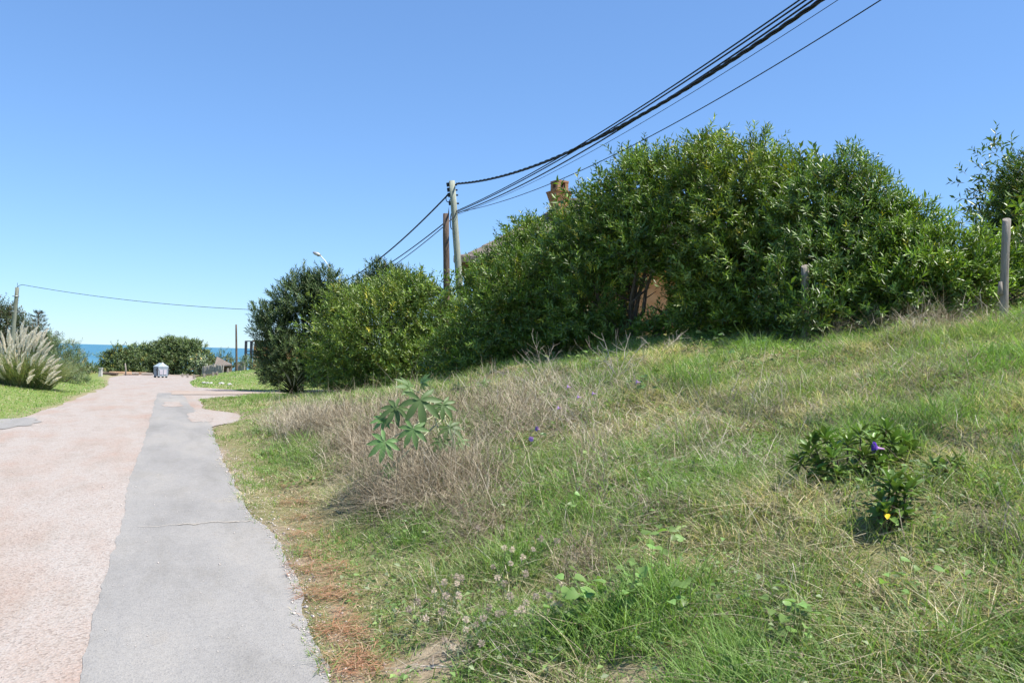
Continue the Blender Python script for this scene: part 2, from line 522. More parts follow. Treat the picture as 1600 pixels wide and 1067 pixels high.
# sea
m, n, l, b = new_mat("sea_water")
b.inputs["Base Color"].default_value = (.035, .15, .26, 1)
b.inputs["Roughness"].default_value = .45
b.inputs["Specular IOR Level"].default_value = .25
src = n.new("ShaderNodeTexCoord").outputs["Object"]
sc_ = ramp(n, l, noise_node(n, l, src, .012, 8, .6), [(.35, (.045, .15, .22)), (.65, (.06, .19, .26))])
gm = n.new("ShaderNodeSeparateXYZ"); l.new(src, gm.inputs[0])
mr = n.new("ShaderNodeMapRange"); mr.inputs["From Min"].default_value = 230; mr.inputs["From Max"].default_value = 900
l.new(gm.outputs[1], mr.inputs["Value"])
l.new(mixc(n, l, mr.outputs[0], (.12, .27, .33), sc_), b.inputs["Base Color"])
bp = n.new("ShaderNodeBump"); bp.inputs["Strength"].default_value = .6; bp.inputs["Distance"].default_value = .5
l.new(noise_node(n, l, src, .35, 8, .6), bp.inputs["Height"]); l.new(bp.outputs[0], b.inputs["Normal"])
M['sea'] = m
me = bpy.data.meshes.new("sea")
me.from_pydata([(-40000, 140, -11), (40000, 140, -11), (40000, 40000, -11), (-40000, 40000, -11)], [], [(0, 1, 2, 3)])
me.materials.append(m)
tag(obj("sea", me), kind="structure")
#@@VEG

# ------------------------------------------------------------------ foliage builders
def rand_unit(n):
    return norm(rng.normal(size=(n, 3)))

def leaf_cards(P, D, N, L, W, fold=.25, wide=.45):
    """diamond leaves, folded along the midrib: 4 vertices and 2 faces each"""
    S = norm(np.cross(D, N)); N = np.cross(S, D)
    L = np.asarray(L)[:, None]; W = np.asarray(W)[:, None]
    mid = P + D * L * wide + N * W * fold
    V = np.stack([P, mid + S * W * .5, P + D * L - N * W * fold * .6, mid - S * W * .5], 1)
    n = len(P); o = np.arange(n)[:, None] * 4
    F = np.concatenate([o + np.array([[0, 1, 2]]), o + np.array([[0, 2, 3]])], 0)
    return V.reshape(-1, 3), F

def palette(n, cols, jit=.18, w=None):
    cols = np.asarray(cols)
    c = cols[rng.choice(len(cols), n, p=w)]
    return c * (1 + rng.normal(size=(n, 1)) * jit).clip(.4, 1.7)

def sprays(P, D, nleaf, slen, L, W, cols, spread=.95, jit=.22):
    """twigs at P along D with leaves set alternately along them"""
    n = len(P)
    up = np.array([0, 0, 1.0])
    A = norm(np.cross(D, rand_unit(n)))
    B = np.cross(D, A)
    t = np.linspace(.08, 1, nleaf)
    LP, LD, LN, LL, LW, C = [], [], [], [], [], []
    sl = slen * rng.uniform(.7, 1.25, n)
    base_c = palette(n, cols, jit)
    base_c = np.where(rng.random((n, 1)) < .035, base_c * np.array([2.3, 1.5, 1.0]), base_c)
    for k in range(nleaf):
        ang = k * 2.4 + rng.uniform(0, .7, n)
        O = np.cos(ang)[:, None] * A + np.sin(ang)[:, None] * B
        sp = spread * (1 - .35 * t[k])
        d = norm(D * (1 - sp * .5) + O * sp + rng.normal(size=(n, 3)) * .16 + up * .1)
        LP.append(P + D * (sl * t[k])[:, None]); LD.append(d)
        LN.append(norm(D * .8 - O * .4 + up * .5 + rng.normal(size=(n, 3)) * .35))
        s = rng.uniform(.7, 1.2, n) * (1 - .35 * abs(t[k] - .45))
        LL.append(L * s); LW.append(W * s)
        C.append(base_c * rng.uniform(.8, 1.2, (n, 1)) * (1 + np.array([.55, .38, .25]) * max(0, t[k] - .45)))
    V, F = leaf_cards(np.concatenate(LP), np.concatenate(LD), np.concatenate(LN), np.concatenate(LL), np.concatenate(LW))
    C = np.repeat(np.concatenate(C), 4, 0)
    # the twig itself, a thin sliver
    TV, TF = leaf_cards(P - D * .05, D, A, sl + .05, np.full(n, W * .3), 0, .2)
    TC = np.repeat(np.tile(np.array([[.10, .085, .04]]), (n, 1)), 4, 0)
    F = np.concatenate([F, TF + len(V)])
    return np.concatenate([V, TV]), F, np.concatenate([C, TC])

def lobe_points(lobes, dens, shell=.30, ground=True, lump=.22, zfloor=.12, clump=.9):
    """points on and under the uneven surface of a union of ellipsoids, with outward directions"""
    PP, DD = [], []
    for (c, r) in lobes:
        r = np.broadcast_to(np.asarray(r, float), (3,))
        n = int(dens * 4 * math.pi * ((r[0] * r[1] + r[0] * r[2] + r[1] * r[2]) / 3))
        d = rand_unit(n)
        k = 1 + lump * (np.sin(d[:, 0] * 5 + c[0] * 3) * np.sin(d[:, 1] * 5 + c[1] * 3) + np.sin(d[:, 2] * 6 + c[2] * 4) * .6) \
              + lump * .7 * np.sin(d[:, 0] * 11 + c[1]) * np.sin(d[:, 2] * 12 + c[0])
        rad = k * (1 - np.abs(rng.normal(size=n)) * shell).clip(.25, 1) 
        p = np.asarray(c) + d * r * rad[:, None]
        f1 = 2 * math.pi / clump
        nz = np.sin(p[:, 0] * f1 + 1.3) * np.sin(p[:, 1] * f1 + .4) * np.sin(p[:, 2] * f1 + 2.1) + .6 * np.sin(p[:, 0] * f1 * 1.9 + p[:, 2] * f1) * np.sin(p[:, 2] * f1 * 1.7 - p[:, 1] * f1 * .8 + 1)
        p = p + d * (nz * .25 * clump)[:, None]
        keep = rng.random(n) < np.clip(.9 + nz * 1.5, .10, 1)
        for (c2, r2) in lobes:
            if c2 is c: continue
            r2 = np.broadcast_to(np.asarray(r2, float), (3,))
            e = (((p - np.asarray(c2)) / r2) ** 2).sum(1)
            keep &= (e > .30) | (rng.random(n) < .12)
        if ground: keep &= p[:, 2] > H(p[:, 0], p[:, 1]) + zfloor
        PP.append(p[keep]); DD.append(norm(d / r)[keep])
    return np.concatenate(PP), np.concatenate(DD)

def limbs(base, targets, r0, wob=.12, seed=1):
    mb = MB(); rs = np.random.default_rng(seed)
    base = np.asarray(base, float)
    for t_ in targets:
        t_ = np.asarray(t_, float)
        b = base + np.array([rs.normal() * r0, rs.normal() * r0, -.15])
        L = np.linalg.norm(t_ - b)
        tt = np.linspace(0, 1, 7)
        mid = b + (t_ - b) * np.array([.3, .3, .62]) + rs.normal(size=3) * wob * L * .5
        pts = (1 - tt)[:, None] ** 2 * b + 2 * (tt * (1 - tt))[:, None] * mid + (tt ** 2)[:, None] * t_
        pts[1:-1] += rs.normal(size=(5, 3)) * wob * .12 * L
        mb.tube(pts, np.interp(tt, [0, 1], [r0, r0 * .22]), 7)
        for k in range(3):
            q0 = pts[2 + k]; q1 = q0 + norm(rs.normal(size=3) + np.array([0, 0, .6])) * L * .22
            mb.tube([q0, (q0 + q1) / 2 + rs.normal(size=3) * .04 * L, q1], [r0 * .4, r0 * .28, r0 * .1], 5)
    return mb

ACACIA = [(.050, .095, .020), (.065, .115, .024), (.085, .145, .030), (.040, .078, .020), (.10, .15, .045), (.075, .125, .042)]

def bush(name, lobes, label, cat, dens=42, nleaf=13, slen=.34, L=.105, W=.021, cols=ACACIA, mat='acacia', up=.36, shell=.34, r0=.05, group=None, extra=None, lump=.2, jit=.24, zfloor=.12, back=None, clump=.9):
    back = (mat == 'acacia') if back is None else back
    lob = [(np.asarray(c, float), r) for c, r in lobes]
    cx = np.mean([c[0] for c, _ in lob]); cy = np.mean([c[1] for c, _ in lob])
    base = np.array([cx, cy, hz(cx, cy)])
    t = thing(name, base, label, cat, group)
    P, D = lobe_points(lob, dens, shell, lump=lump, zfloor=zfloor, clump=clump)
    gx, gy, _d = project(P); g_ok = (((gx - 1012) / 37) ** 2 + ((gy - 468) / 25) ** 2 > 1) | (rng.random(len(P)) < .3); P, D = P[g_ok], D[g_ok]
    if extra is not None: P = np.concatenate([P, extra]); D = np.concatenate([D, np.tile([[0, 0, 1.0]], (len(extra), 1))])
    D = norm(D * .85 + np.array([0, 0, up]) + rng.normal(size=D.shape) * .38)
    V, F, C = sprays(P - D * slen * .35, D, nleaf, slen, L, W, cols, jit=jit)
    if back:
        # the far side of the thicket: coarser sprays that close the view and shade the inside
        sh = np.array([math.sin(YAW), math.cos(YAW), -.08])
        lb2 = [(c + sh * (np.mean(r) * .9 + .35), np.asarray(r) * 1.02) for c, r in lob]
        P2, D2 = lobe_points(lb2, dens * .34, .5, lump=.1, zfloor=.05, clump=3.0)
        gx, gy, _d = project(P2); g_ok = ((gx - 1012) / 52) ** 2 + ((gy - 468) / 38) ** 2 > 1; P2, D2 = P2[g_ok], D2[g_ok]
        D2 = norm(D2 * .6 + np.array([0, 0, .3]) + rng.normal(size=D2.shape) * .5)
        V2, F2, C2 = sprays(P2, D2, 7, slen, L * 1.35, W * 2.1, cols, jit=jit)
        F = np.concatenate([F, F2 + len(V)]); V = np.concatenate([V, V2]); C = np.concatenate([C, C2])
    crown = obj("crown", mesh_np("crown", V, F, M[mat], C), t)
    limbs(base, [c for c, _ in lob], r0, seed=len(V) % 97).build("trunk", M['bark'], t, True)
    return t

def lob(*rows):
    return [(at(px, py, d), r) for px, py, d, r in rows]

bush("acacia_shrub", lob((545, 545, 23.5, 1.25), (600, 520, 23, 1.35), (650, 500, 23, 1.15), (612, 460, 23.5, .62), (645, 455, 23.4, .5), (545, 480, 23.8, .7), (700, 545, 22.4, 1.05), (640, 585, 22, .95), (565, 600, 23, .8), (515, 560, 23.8, .7), (690, 490, 22.6, .65)),
     "sprawling narrow-leaved green shrub in front of the pine, left end of the hedge", "shrub", dens=53, slen=.34, L=.13, W=.033, nleaf=12,
     cols=[(.075, .125, .030), (.095, .15, .036), (.12, .175, .055), (.06, .10, .028)], group="narrow-leaved shrubs of the hedge")
bush("acacia_shrub", lob((808, 440, 18.5, .9), (852, 412, 18.2, .85), (778, 508, 17.6, .95), (830, 480, 17, 1.2), (752, 480, 18.8, .5), (757, 448, 18.9, .42), (795, 405, 18.8, .42), (820, 375, 18.6, .42), (888, 388, 17.6, .62), (872, 345, 18.4, .2), (892, 340, 18.2, .2), (720, 560, 18, .85), (800, 550, 17, .85), (850, 550, 16.4, .7), (760, 580, 17, .6)),
     "dark narrow-leaved shrub beside the two utility poles, hiding the thatched roof", "shrub", dens=67, slen=.31, L=.122, W=.030, group="narrow-leaved shrubs of the hedge")
bush("acacia_shrub", lob((948, 338, 15.4, .62), (1000, 300, 14.8, .72), (960, 390, 15, .85), (905, 400, 15.6, .75), (1040, 360, 14.2, .8), (925, 470, 15, .75), (1060, 285, 14.4, .6), (885, 485, 16, .7), (890, 540, 15.6, .6), (1092, 462, 14, .55), (1015, 265, 14.8, .3), (960, 530, 14.6, .5), (1040, 520, 13.8, .42), (995, 388, 14.2, .48), (962, 515, 15.4, .4)),
     "tall narrow-leaved shrub with the orange wall showing through below it", "shrub", dens=76, slen=.28, L=.118, W=.029, group="narrow-leaved shrubs of the hedge")
bush("acacia_shrub", lob((1105, 270, 13.4, .55), (1170, 290, 13, .62), (1130, 350, 13, .72), (1210, 350, 12.6, .7), (1170, 430, 12.6, .7), (1105, 430, 13.2, .62), (1110, 490, 13, .55), (1195, 485, 12.2, .5), (1150, 500, 12.4, .4), (1225, 285, 13, .42), (1110, 225, 13.6, .26), (1180, 240, 13.2, .28)),
     "tallest narrow-leaved shrub of the hedge, rising above its middle", "shrub", cols=[(.058, .10, .020), (.078, .125, .026), (.10, .155, .034), (.045, .08, .02), (.115, .16, .048)], dens=90, slen=.26, L=.115, W=.027, group="narrow-leaved shrubs of the hedge")
bush("acacia_shrub", lob((1300, 296, 11.8, .46), (1345, 312, 11.5, .40), (1275, 345, 11.6, .58), (1345, 365, 11.2, .55), (1300, 425, 11, .52), (1250, 420, 11.4, .45), (1380, 345, 11.4, .34), (1360, 430, 10.8, .45), (1245, 480, 11, .4), (1265, 492, 10.5, .22), (1250, 500, 10.4, .16), (1300, 480, 10.8, .4), (1350, 480, 10.6, .35), (1330, 268, 11.8, .18)),
     "narrow-leaved shrub behind the hidden fence post, right of the tallest one", "shrub", cols=[(.05, .095, .028), (.065, .115, .034), (.085, .14, .045), (.04, .075, .024)], dens=106, slen=.24, L=.112, W=.026, group="narrow-leaved shrubs of the hedge")
bush("acacia_shrub", lob((1425, 372, 10.8, .40), (1480, 398, 10.5, .38), (1430, 425, 10.4, .45), (1500, 430, 10.3, .38), (1545, 415, 10.6, .36), (1590, 430, 10.8, .42), (1420, 335, 11, .22), (1640, 440, 10.8, .5), (1450, 455, 10.2, .38), (1400, 470, 10.3, .35), (1520, 460, 10.1, .3), (1700, 430, 10.8, .6)),
     "low bright narrow-leaved shrub around the grey fence post, right end of the hedge", "shrub", dens=121, slen=.23, L=.11, W=.025,
     cols=[(.065, .115, .024), (.085, .145, .030), (.10, .165, .036), (.05, .09, .02)], group="narrow-leaved shrubs of the hedge")
bush("acacia_tree", lob((1606, 290, 15, .42), (1588, 325, 15, .42), (1630, 335, 15, .7), (1590, 272, 15.2, .26), (1665, 300, 15.2, .7), (1572, 360, 15, .32), (1690, 370, 15.4, .9), (1640, 390, 15, .6)),
     "dark taller tree behind the hedge at the right picture edge", "tree", dens=110, slen=.26, L=.11, W=.025, r0=.08, clump=.5,
     cols=[(.040, .075, .022), (.055, .095, .028), (.07, .11, .035)])

# pine trees
def pine(name, base, height, lobes, label, dens=62, L=.18, nn=15, trunk_r=.11):
    base = np.asarray(base, float)
    t = thing(name, base, label, "tree")
    lb = [(np.asarray(c, float), r) for c, r in lobes]
    P, D = lobe_points(lb, dens, .34, lump=.22, zfloor=.25, clump=.55)
    D = norm(D * .8 + np.array([0, 0, .75]) + rng.normal(size=D.shape) * .25)
    n = len(P)
    slen = .36
    A = norm(np.cross(D, rand_unit(n))); B = np.cross(D, A)
    c0 = palette(n, [(.045, .075, .022), (.06, .10, .03), (.08, .125, .036), (.10, .145, .045)], .15)
    LP, LD, LN, LL, C = [], [], [], [], []
    for k in range(nn):
        a = k * 2.4; tt = k / nn
        O = math.cos(a) * A + math.sin(a) * B
        LP.append(P + D * (slen * tt)); LD.append(norm(D * (.55 + .5 * tt) + O * .85 + rng.normal(size=(n, 3)) * .15))
        LN.append(D); LL.append(L * rng.uniform(.7, 1.15, n)); C.append(c0 * rng.uniform(.75, 1.3, (n, 1)))
    V, F = leaf_cards(np.concatenate(LP), np.concatenate(LD), np.concatenate(LN), np.concatenate(LL), np.full(n * nn, .036), 0, .3)
    obj("crown", mesh_np("crown", V, F, M['pine'], np.repeat(np.concatenate(C), 4, 0)), t)
    mb = MB()
    top = base + np.array([0, 0, height])
    mb.tube([base - np.array([0, 0, .2]), base + np.array([.05, .02, height * .5]), top], [trunk_r, trunk_r * .7, trunk_r * .2], 9)
    rs = np.random.default_rng(5)
    for c, r in lb:
        s = base + np.array([0, 0, max(.5, (c[2] - base[2]) * .75)])
        mb.tube([s, (s + c) / 2 + np.array([0, 0, -.05]), c], [trunk_r * .45, trunk_r * .3, trunk_r * .12], 6)
    mb.build("trunk", M['bark'], t, True)
    return t
pb = gp(470, 612)
dp = depth(pb)
pine("pine_tree", pb, 4.2, lob((430, 510, dp - .2, .75), (450, 555, dp - .4, .9), (470, 470, dp, .95), (505, 458, dp, .62), (511, 434, dp, .28), (520, 500, dp + .3, 1.2), (500, 560, dp, 1.1), (425, 555, dp - .1, .55), (415, 495, dp, .4), (440, 580, dp - .5, .55), (430, 592, dp - .3, .45), (490, 592, dp - .2, .7), (530, 580, dp, .9), (545, 470, dp + .4, .6), (484, 448, dp, .32)),
     "dark bushy pine tree at the corner of the side road")
pine("pine_tree", np.array([*at(600, 480, 31)[:2], hz(*at(600, 480, 31)[:2])]), 5.0, lob((600, 455, 31, .7), (591, 422, 31, .24), (627, 434, 31, .28), (575, 455, 31, .45), (640, 462, 31, .55)),
     "pine whose pointed tips rise behind the shrub left of the poles")

# ------------------------------------------------------------------ grasses: every blade a sliver of mesh
def blades(P, h, w, lean, bend, C, seg=2, droop=0.0, az=None, kink=0.0):
    n = len(P)
    la = rng.uniform(0, 2 * math.pi, n) if az is None else az
    O = np.stack([np.cos(la), np.sin(la), np.zeros(n)], -1)
    sa = la + math.pi / 2 + rng.normal(size=n) * .8
    S = np.stack([np.cos(sa), np.sin(sa), np.zeros(n)], -1)
    rows = []
    for k in range(seg + 1):
        t = k / seg
        p = P + O * (h * (lean * t + bend * t * t))[:, None]
        p[:, 2] += h * (t - .35 * bend * t * t - droop * t * t * bend) / np.sqrt(1 + lean * lean) - .012
        if kink and k: p += rng.normal(size=(n, 3)) * (h * kink)[:, None] * t
        if k < seg:
            ww = (w * (1 - t * .4))[:, None] * S * .5
            rows += [p - ww, p + ww]
        else: rows += [p]
    V = np.stack(rows, 1); m = V.shape[1]
    o = np.arange(n)[:, None] * m
    Fs = []
    for k in range(seg - 1):
        q = 2 * k
        Fs += [o + np.array([[q, q + 1, q + 3]]), o + np.array([[q, q + 3, q + 2]])]
    q = 2 * (seg - 1)
    Fs.append(o + np.array([[q, q + 1, q + 2]]))
    return V.reshape(-1, 3), np.concatenate(Fs), np.repeat(C, m, 0)

def join(parts):
    V, F, C, o = [], [], [], 0
    for a, b, c in parts:
        V.append(a); F.append(b + o); C.append(c); o += len(a)
    return np.concatenate(V), np.concatenate(F), np.concatenate(C)

GREEN = np.array([(.150, .225, .070), (.178, .252, .085), (.125, .195, .062), (.215, .262, .12)])
LUSH = np.array([(.112, .205, .050), (.14, .238, .06), (.18, .275, .085)])
STRAW = np.array([(.46, .40, .285), (.57, .51, .39), (.37, .31, .215), (.50, .455, .36)])
BRUSH = np.array([(.44, .37, .255), (.31, .25, .165), (.58, .51, .385), (.19, .15, .10), (.50, .435, .315)])

def clumped(u0, u1, v0, v1, nb, per):
    """blade roots gathered in small clumps, nb per square metre"""
    nc = int((u1 - u0) * (v1 - v0) * nb / per)
    cu, cv = rng.uniform(u0, u1, nc), rng.uniform(v0, v1, nc)
    r = np.abs(rng.normal(size=(nc, per))) * .06; a = rng.uniform(0, 6.283, (nc, per))
    loose = rng.random((nc, per)) < .35
    r = np.where(loose, r * 3, r)
    cid = np.repeat(np.arange(nc), per)
    return (cu[:, None] + r * np.cos(a)).ravel(), (cv[:, None] + r * np.sin(a)).ravel(), cid + rng.integers(1 << 20)

GU_, GV_, GI_, GW_ = [], [], [], []
for (u0, u1, v0, v1, nb, wf) in ((-.3, 5, .5, 4.5, 3900, 1.05), (5, 8, .5, 4.5, 1800, 1.4), (-.3, 7, 4.5, 7.5, 2400, 1.2), (7, 10, 4.5, 7.5, 1500, 1.5), (-.3, 9, 7.5, 12, 1500, 1.5), (-.3, 7, 12, 20, 550, 2.4), (-.3, 6, 20, 29, 300, 3.0),
                                 (-.3, 8, -3, .5, 400, 2.5), (7, 13, 12, 20, 120, 3.5), (9, 13, 0, 12, 250, 3.0)):
    a_, b_, c_ = clumped(u0, u1, v0, v1, nb, 14)
    GU_.append(a_); GV_.append(b_); GI_.append(c_); GW_.append(np.full(len(a_), wf))
u = np.concatenate(GU_); v = np.concatenate(GV_); cid = np.concatenate(GI_); wf = np.concatenate(GW_)
_, re = main_edges(v)
_a, _b = on_road(u, v)
shr = gps([1330, 1392, 1290, 1390], [735, 800, 728, 762]); dsh = np.min([np.hypot(u - q[0], v - q[1]) for q in shr], 0)
ok = (u > re - .05) & (rng.random(len(u)) > bareness(u, v) * .97) & ~_b & (rng.random(len(u)) < sstep(.08, .3, dsh) + .25)
u, v, cid, wf, re = u[ok], v[ok], cid[ok], wf[ok], re[ok]
crand = _hash(cid, cid * 7 + 3, 5); crand2 = _hash(cid, cid * 3 + 1, 9)
lush = fbm(u * 1.5, v * 1.5, 101, 4); dryn = fbm(u * 1.3 + 7, v * 1.3, 102, 5); tall = fbm(u * 1.2, v * 1.2 + 5, 103, 4)
for (tx, ty, tr) in ((1590, 640, .5), (1575, 1035, .35), (1500, 1045, .25), (1070, 600, .5), (925, 1010, .25), (700, 835, .3), (450, 705, .8), (1040, 950, .2), (800, 880, .3), (1560, 560, .4)):
    q = gp(tx, ty); gsn = np.exp(-((u - q[0]) ** 2 + (v - q[1]) ** 2) / tr ** 2)
    lush = lush + gsn * .2; tall = tall + gsn * .22; dryn = dryn - gsn * .12
verge = 1 - sstep(.3, 1.15, u - re + (fbm(u * 2, v * 2, 104) - .5) * .8)
nblade = len(u)
isdry = rng.random(nblade) < (sstep(.44, .70, dryn) * .56 + .13 + .14 * verge - .15 * sstep(.5, .65, lush)).clip(.05, .85)
islush = ~isdry & (crand < sstep(.46, .66, lush))
h = rng.uniform(.06, .17, nblade) * (.72 + .9 * sstep(.35, .85, tall)) * (.8 + .45 * crand2)
h = np.where(islush, h * 1.35, h) * (1 - .62 * verge)
C = GREEN[rng.integers(0, len(GREEN), nblade)]
C = np.where(islush[:, None], LUSH[rng.integers(0, len(LUSH), nblade)], C)
C = np.where(isdry[:, None], STRAW[rng.integers(0, len(STRAW), nblade)], C)
C = C * (1 + rng.normal(size=(nblade, 1)) * .16).clip(.5, 1.5) * (.8 + .4 * crand[:, None]) 
lean = np.abs(rng.normal(size=nblade)) * np.where(isdry, 1.25, .45) + .1
bend = np.abs(rng.normal(size=nblade)) * np.where(isdry, .9, .6) + .05
w_ = rng.uniform(.0032, .0062, nblade) * wf * np.where(isdry, .8, 1.0)
Pg = np.stack([u, v, H(u, v)], -1)
hh = h * np.interp(wf, [1, 3], [1, 1.15])
far = wf > 1.3
parts = []
for sel, sg in ((~far, 3), (far, 2)):
    parts.append(blades(Pg[sel], hh[sel], w_[sel], lean[sel], bend[sel], C[sel], sg))
V, F, Cc = join(parts)
tag(obj("bank_grass", mesh_np("bank_grass", V, F, M['grass'], Cc)), "wild green and straw-coloured grass covering the roadside bank", "grass", kind="stuff")

# lawns left of the road and beyond the side road
US, VS, WS = [], [], []
for (u0, u1, v0, v1, dn, wf_) in ((-12, EDGE_L + .4, 13, 30, 220, 3.6), (-16, EDGE_L + .4, 30, 52, 60, 6), (-.5, 14, 34, 60, 45, 8), (-.5, 4.5, 19, 34, 180, 3.4), (4, 10, 28, 34, 90, 4), (0, 16, 60, 84, 30, 9)):
    n_ = int((u1 - u0) * (v1 - v0) * dn)
    US.append(rng.uniform(u0, u1, n_)); VS.append(rng.uniform(v0, v1, n_)); WS.append(np.full(n_, wf_))
u = np.concatenate(US); v = np.concatenate(VS); wf = np.concatenate(WS)
_a, _b = on_road(u, v)
ok = ~_a & ~_b & (rng.random(len(u)) > bareness(u, v)) & ~((u > -.4) & (v < 20))
u, v, wf = u[ok], v[ok], wf[ok]
dryn = fbm(u * .5, v * .5, 111, 4); n_ = len(u)
isdry = rng.random(n_) < .12 + .5 * sstep(.5, .75, dryn)
C = np.where(isdry[:, None], STRAW[rng.integers(0, 4, n_)] * .85, LUSH[rng.integers(0, 3, n_)] * 1.1) * rng.uniform(.8, 1.2, (n_, 1))
V, F, Cc = blades(np.stack([u, v, H(u, v)], -1), rng.uniform(.025, .07, n_) * np.interp(wf, [2, 9], [1, 1.5]), rng.uniform(.004, .007, n_) * wf, np.abs(rng.normal(size=n_)) * .9, np.abs(rng.normal(size=n_)) * .5, C, 2)
tag(obj("lawn_grass", mesh_np("lawn_grass", V, F, M['grass'], Cc)), "short mown green lawn on both sides of the road", "grass", kind="stuff")

# heaps of dry stems
DARKSTRAW = np.array([.26, .20, .125])
SP, SH, SL, SBn, SC = [], [], [], [], []
def straw(px, py, rx, ry, n, h0=.3, h1=.6, dark=.0, flat=.5, per=24, rad=.14, pal=None):
    pal = STRAW if pal is None else pal
    q = gps(px + rng.normal(size=n) * rx, py + rng.normal(size=n) * ry)
    q = q[q[:, 0] > .35]; n = len(q)
    r = rad * np.sqrt(rng.random((n, per))); a = rng.uniform(0, 6.283, (n, per))
    U = (q[:, 0:1] + r * np.cos(a)).ravel(); W = (q[:, 1:2] + r * np.sin(a)).ravel()
    m = n * per
    SP.append(np.stack([U, W, H(U, W)], -1))
    sl_ = np.minimum(np.abs(rng.normal(size=m)) * flat * 1.7, 3); sb_ = np.minimum(np.abs(rng.normal(size=m)) * flat * 1.5, 2)
    SH.append(rng.uniform(h0, h1, m) * np.repeat(rng.uniform(.7, 1.15, n), per) * 1.15 / np.sqrt(1 + (sl_ + sb_) ** 2 * .5)); SL.append(sl_); SBn.append(sb_)
    k = np.clip(dark + np.repeat(rng.normal(size=n) * .3, per) + rng.normal(size=m) * .25, 0, 1)[:, None]
    SC.append((pal[rng.integers(0, len(pal), m)] * (1 - k) + DARKSTRAW * k) * rng.uniform(.75, 1.15, (m, 1)))
straw(660, 770, 48, 20, 190, .25, .6, .0, .6, 22, .15, BRUSH)
straw(705, 750, 42, 24, 120, .3, .62, .0, .6, 22, .15, BRUSH)
straw(600, 705, 45, 22, 160, .3, .6, .0, .6, 22, .15, BRUSH)
straw(550, 692, 40, 14, 90, .25, .5, .0, .6, 22, .15, BRUSH)
straw(470, 668, 28, 7, 120, .35, .6, .1, .45, 22, .16)
straw(530, 660, 18, 9, 60, .35, .65, .0, .6, 22, .16, BRUSH)
straw(680, 790, 50, 8, 60, .2, .45, .2, .8, 20, .16, BRUSH)
straw(640, 655, 60, 16, 130, .35, .62, .0, .6, 22, .15, BRUSH)
straw(760, 645, 45, 20, 120, .3, .55, .0, .8, 22, .16, BRUSH)
straw(830, 645, 50, 20, 110, .2, .45, .05, .9)
straw(900, 605, 60, 14, 90, .2, .45, .05, .8)
straw(750, 822, 26, 16, 80, .15, .36, .0, .9, 22, .16, BRUSH)
straw(930, 725, 13, 20, 30, .15, .36, .5, .4)
straw(908, 895, 8, 22, 14, .15, .28, .55, .4)
straw(1090, 695, 42, 16, 55, .2, .42, 0, 1.1)
straw(1170, 735, 42, 12, 45, .2, .4, 0, 1.5)
straw(1020, 795, 38, 18, 35, .1, .28, .3, 1.2)
straw(1230, 625, 70, 28, 50, .15, .35, .15, .9)
straw(1380, 565, 80, 22, 60, .15, .35, .25, .8)
straw(1430, 510, 60, 7, 60, .25, .5, .25, .6)
straw(1480, 645, 60, 28, 35, .12, .3, .2, .9)
straw(1580, 845, 22, 18, 16, .1, .25, .3, .9)
straw(1000, 850, 260, 95, 70, .1, .3, .1, 1.2, 9, .2)
straw(1300, 900, 210, 95, 60, .1, .3, .1, 1.2, 9, .2)
straw(760, 960, 60, 50, 16, .1, .3, .3, .9)
straw(1150, 620, 300, 50, 90, .2, .5, .05, 1.3, 6, .2)
straw(860, 640, 70, 35, 90, .25, .55, .0, 1.1, 14, .2, STRAW * 1.1)
straw(1080, 670, 110, 40, 80, .25, .5, .0, 1.2, 12, .2, STRAW * 1.1)
straw(790, 760, 60, 30, 40, .2, .4, .1, .9, 14, .18, BRUSH)
straw(1250, 720, 140, 40, 45, .2, .42, .0, 1.2, 10, .2, STRAW * 1.1)
SP = np.concatenate(SP); n_ = len(SP)
V, F, Cc = blades(SP, np.concatenate(SH), rng.uniform(.0028, .0056, n_) * np.interp(SP[:, 1], [3, 10, 20], [.9, 1.35, 2.2]), np.concatenate(SL), np.concatenate(SBn), np.concatenate(SC), 3, .2, None, .16)
tag(obj("dry_stems", mesh_np("dry_stems", V, F, M['straw'], Cc)), "heaped dead straw-coloured stems and dry grass on the bank", "dry grass", kind="stuff")
# small broad leaves among the grass
n_ = 34000
uu = rng.uniform(.25, 8.5, n_); vv = rng.uniform(1.0, 1.0 + 15 * rng.random(n_) ** 1.4 + 1, n_)
wn_ = fbm(uu * 1.7 + 3, vv * 1.7, 131, 4)
ok = (wn_ > .52) & (bareness(uu, vv) < .3) & (uu > .35)
uu, vv = uu[ok], vv[ok]; n_ = len(uu)
P_ = np.stack([uu, vv, H(uu, vv) + rng.uniform(.02, .13, n_)], -1)
a_ = rng.uniform(0, 6.283, n_); D_ = norm(np.stack([np.cos(a_), np.sin(a_), rng.normal(size=n_) * .35], -1))
L_ = rng.uniform(.018, .048, n_) * np.interp(vv, [3, 12], [.9, 1.5])
V, F = leaf_cards(P_, D_, norm(np.stack([rng.normal(size=n_) * .4, rng.normal(size=n_) * .4 - .2, np.ones(n_)], -1)), L_, L_ * rng.uniform(.35, .75, n_))
C_ = palette(n_, [(.10, .17, .055), (.13, .215, .07), (.17, .25, .085), (.20, .25, .15), (.075, .125, .045)], .2)
tag(obj("ground_weeds", mesh_np("ground_weeds", V, F, M['grass'], np.repeat(C_, 4, 0))), "low broad-leaved weeds mixed through the bank grass", "weeds", kind="stuff")
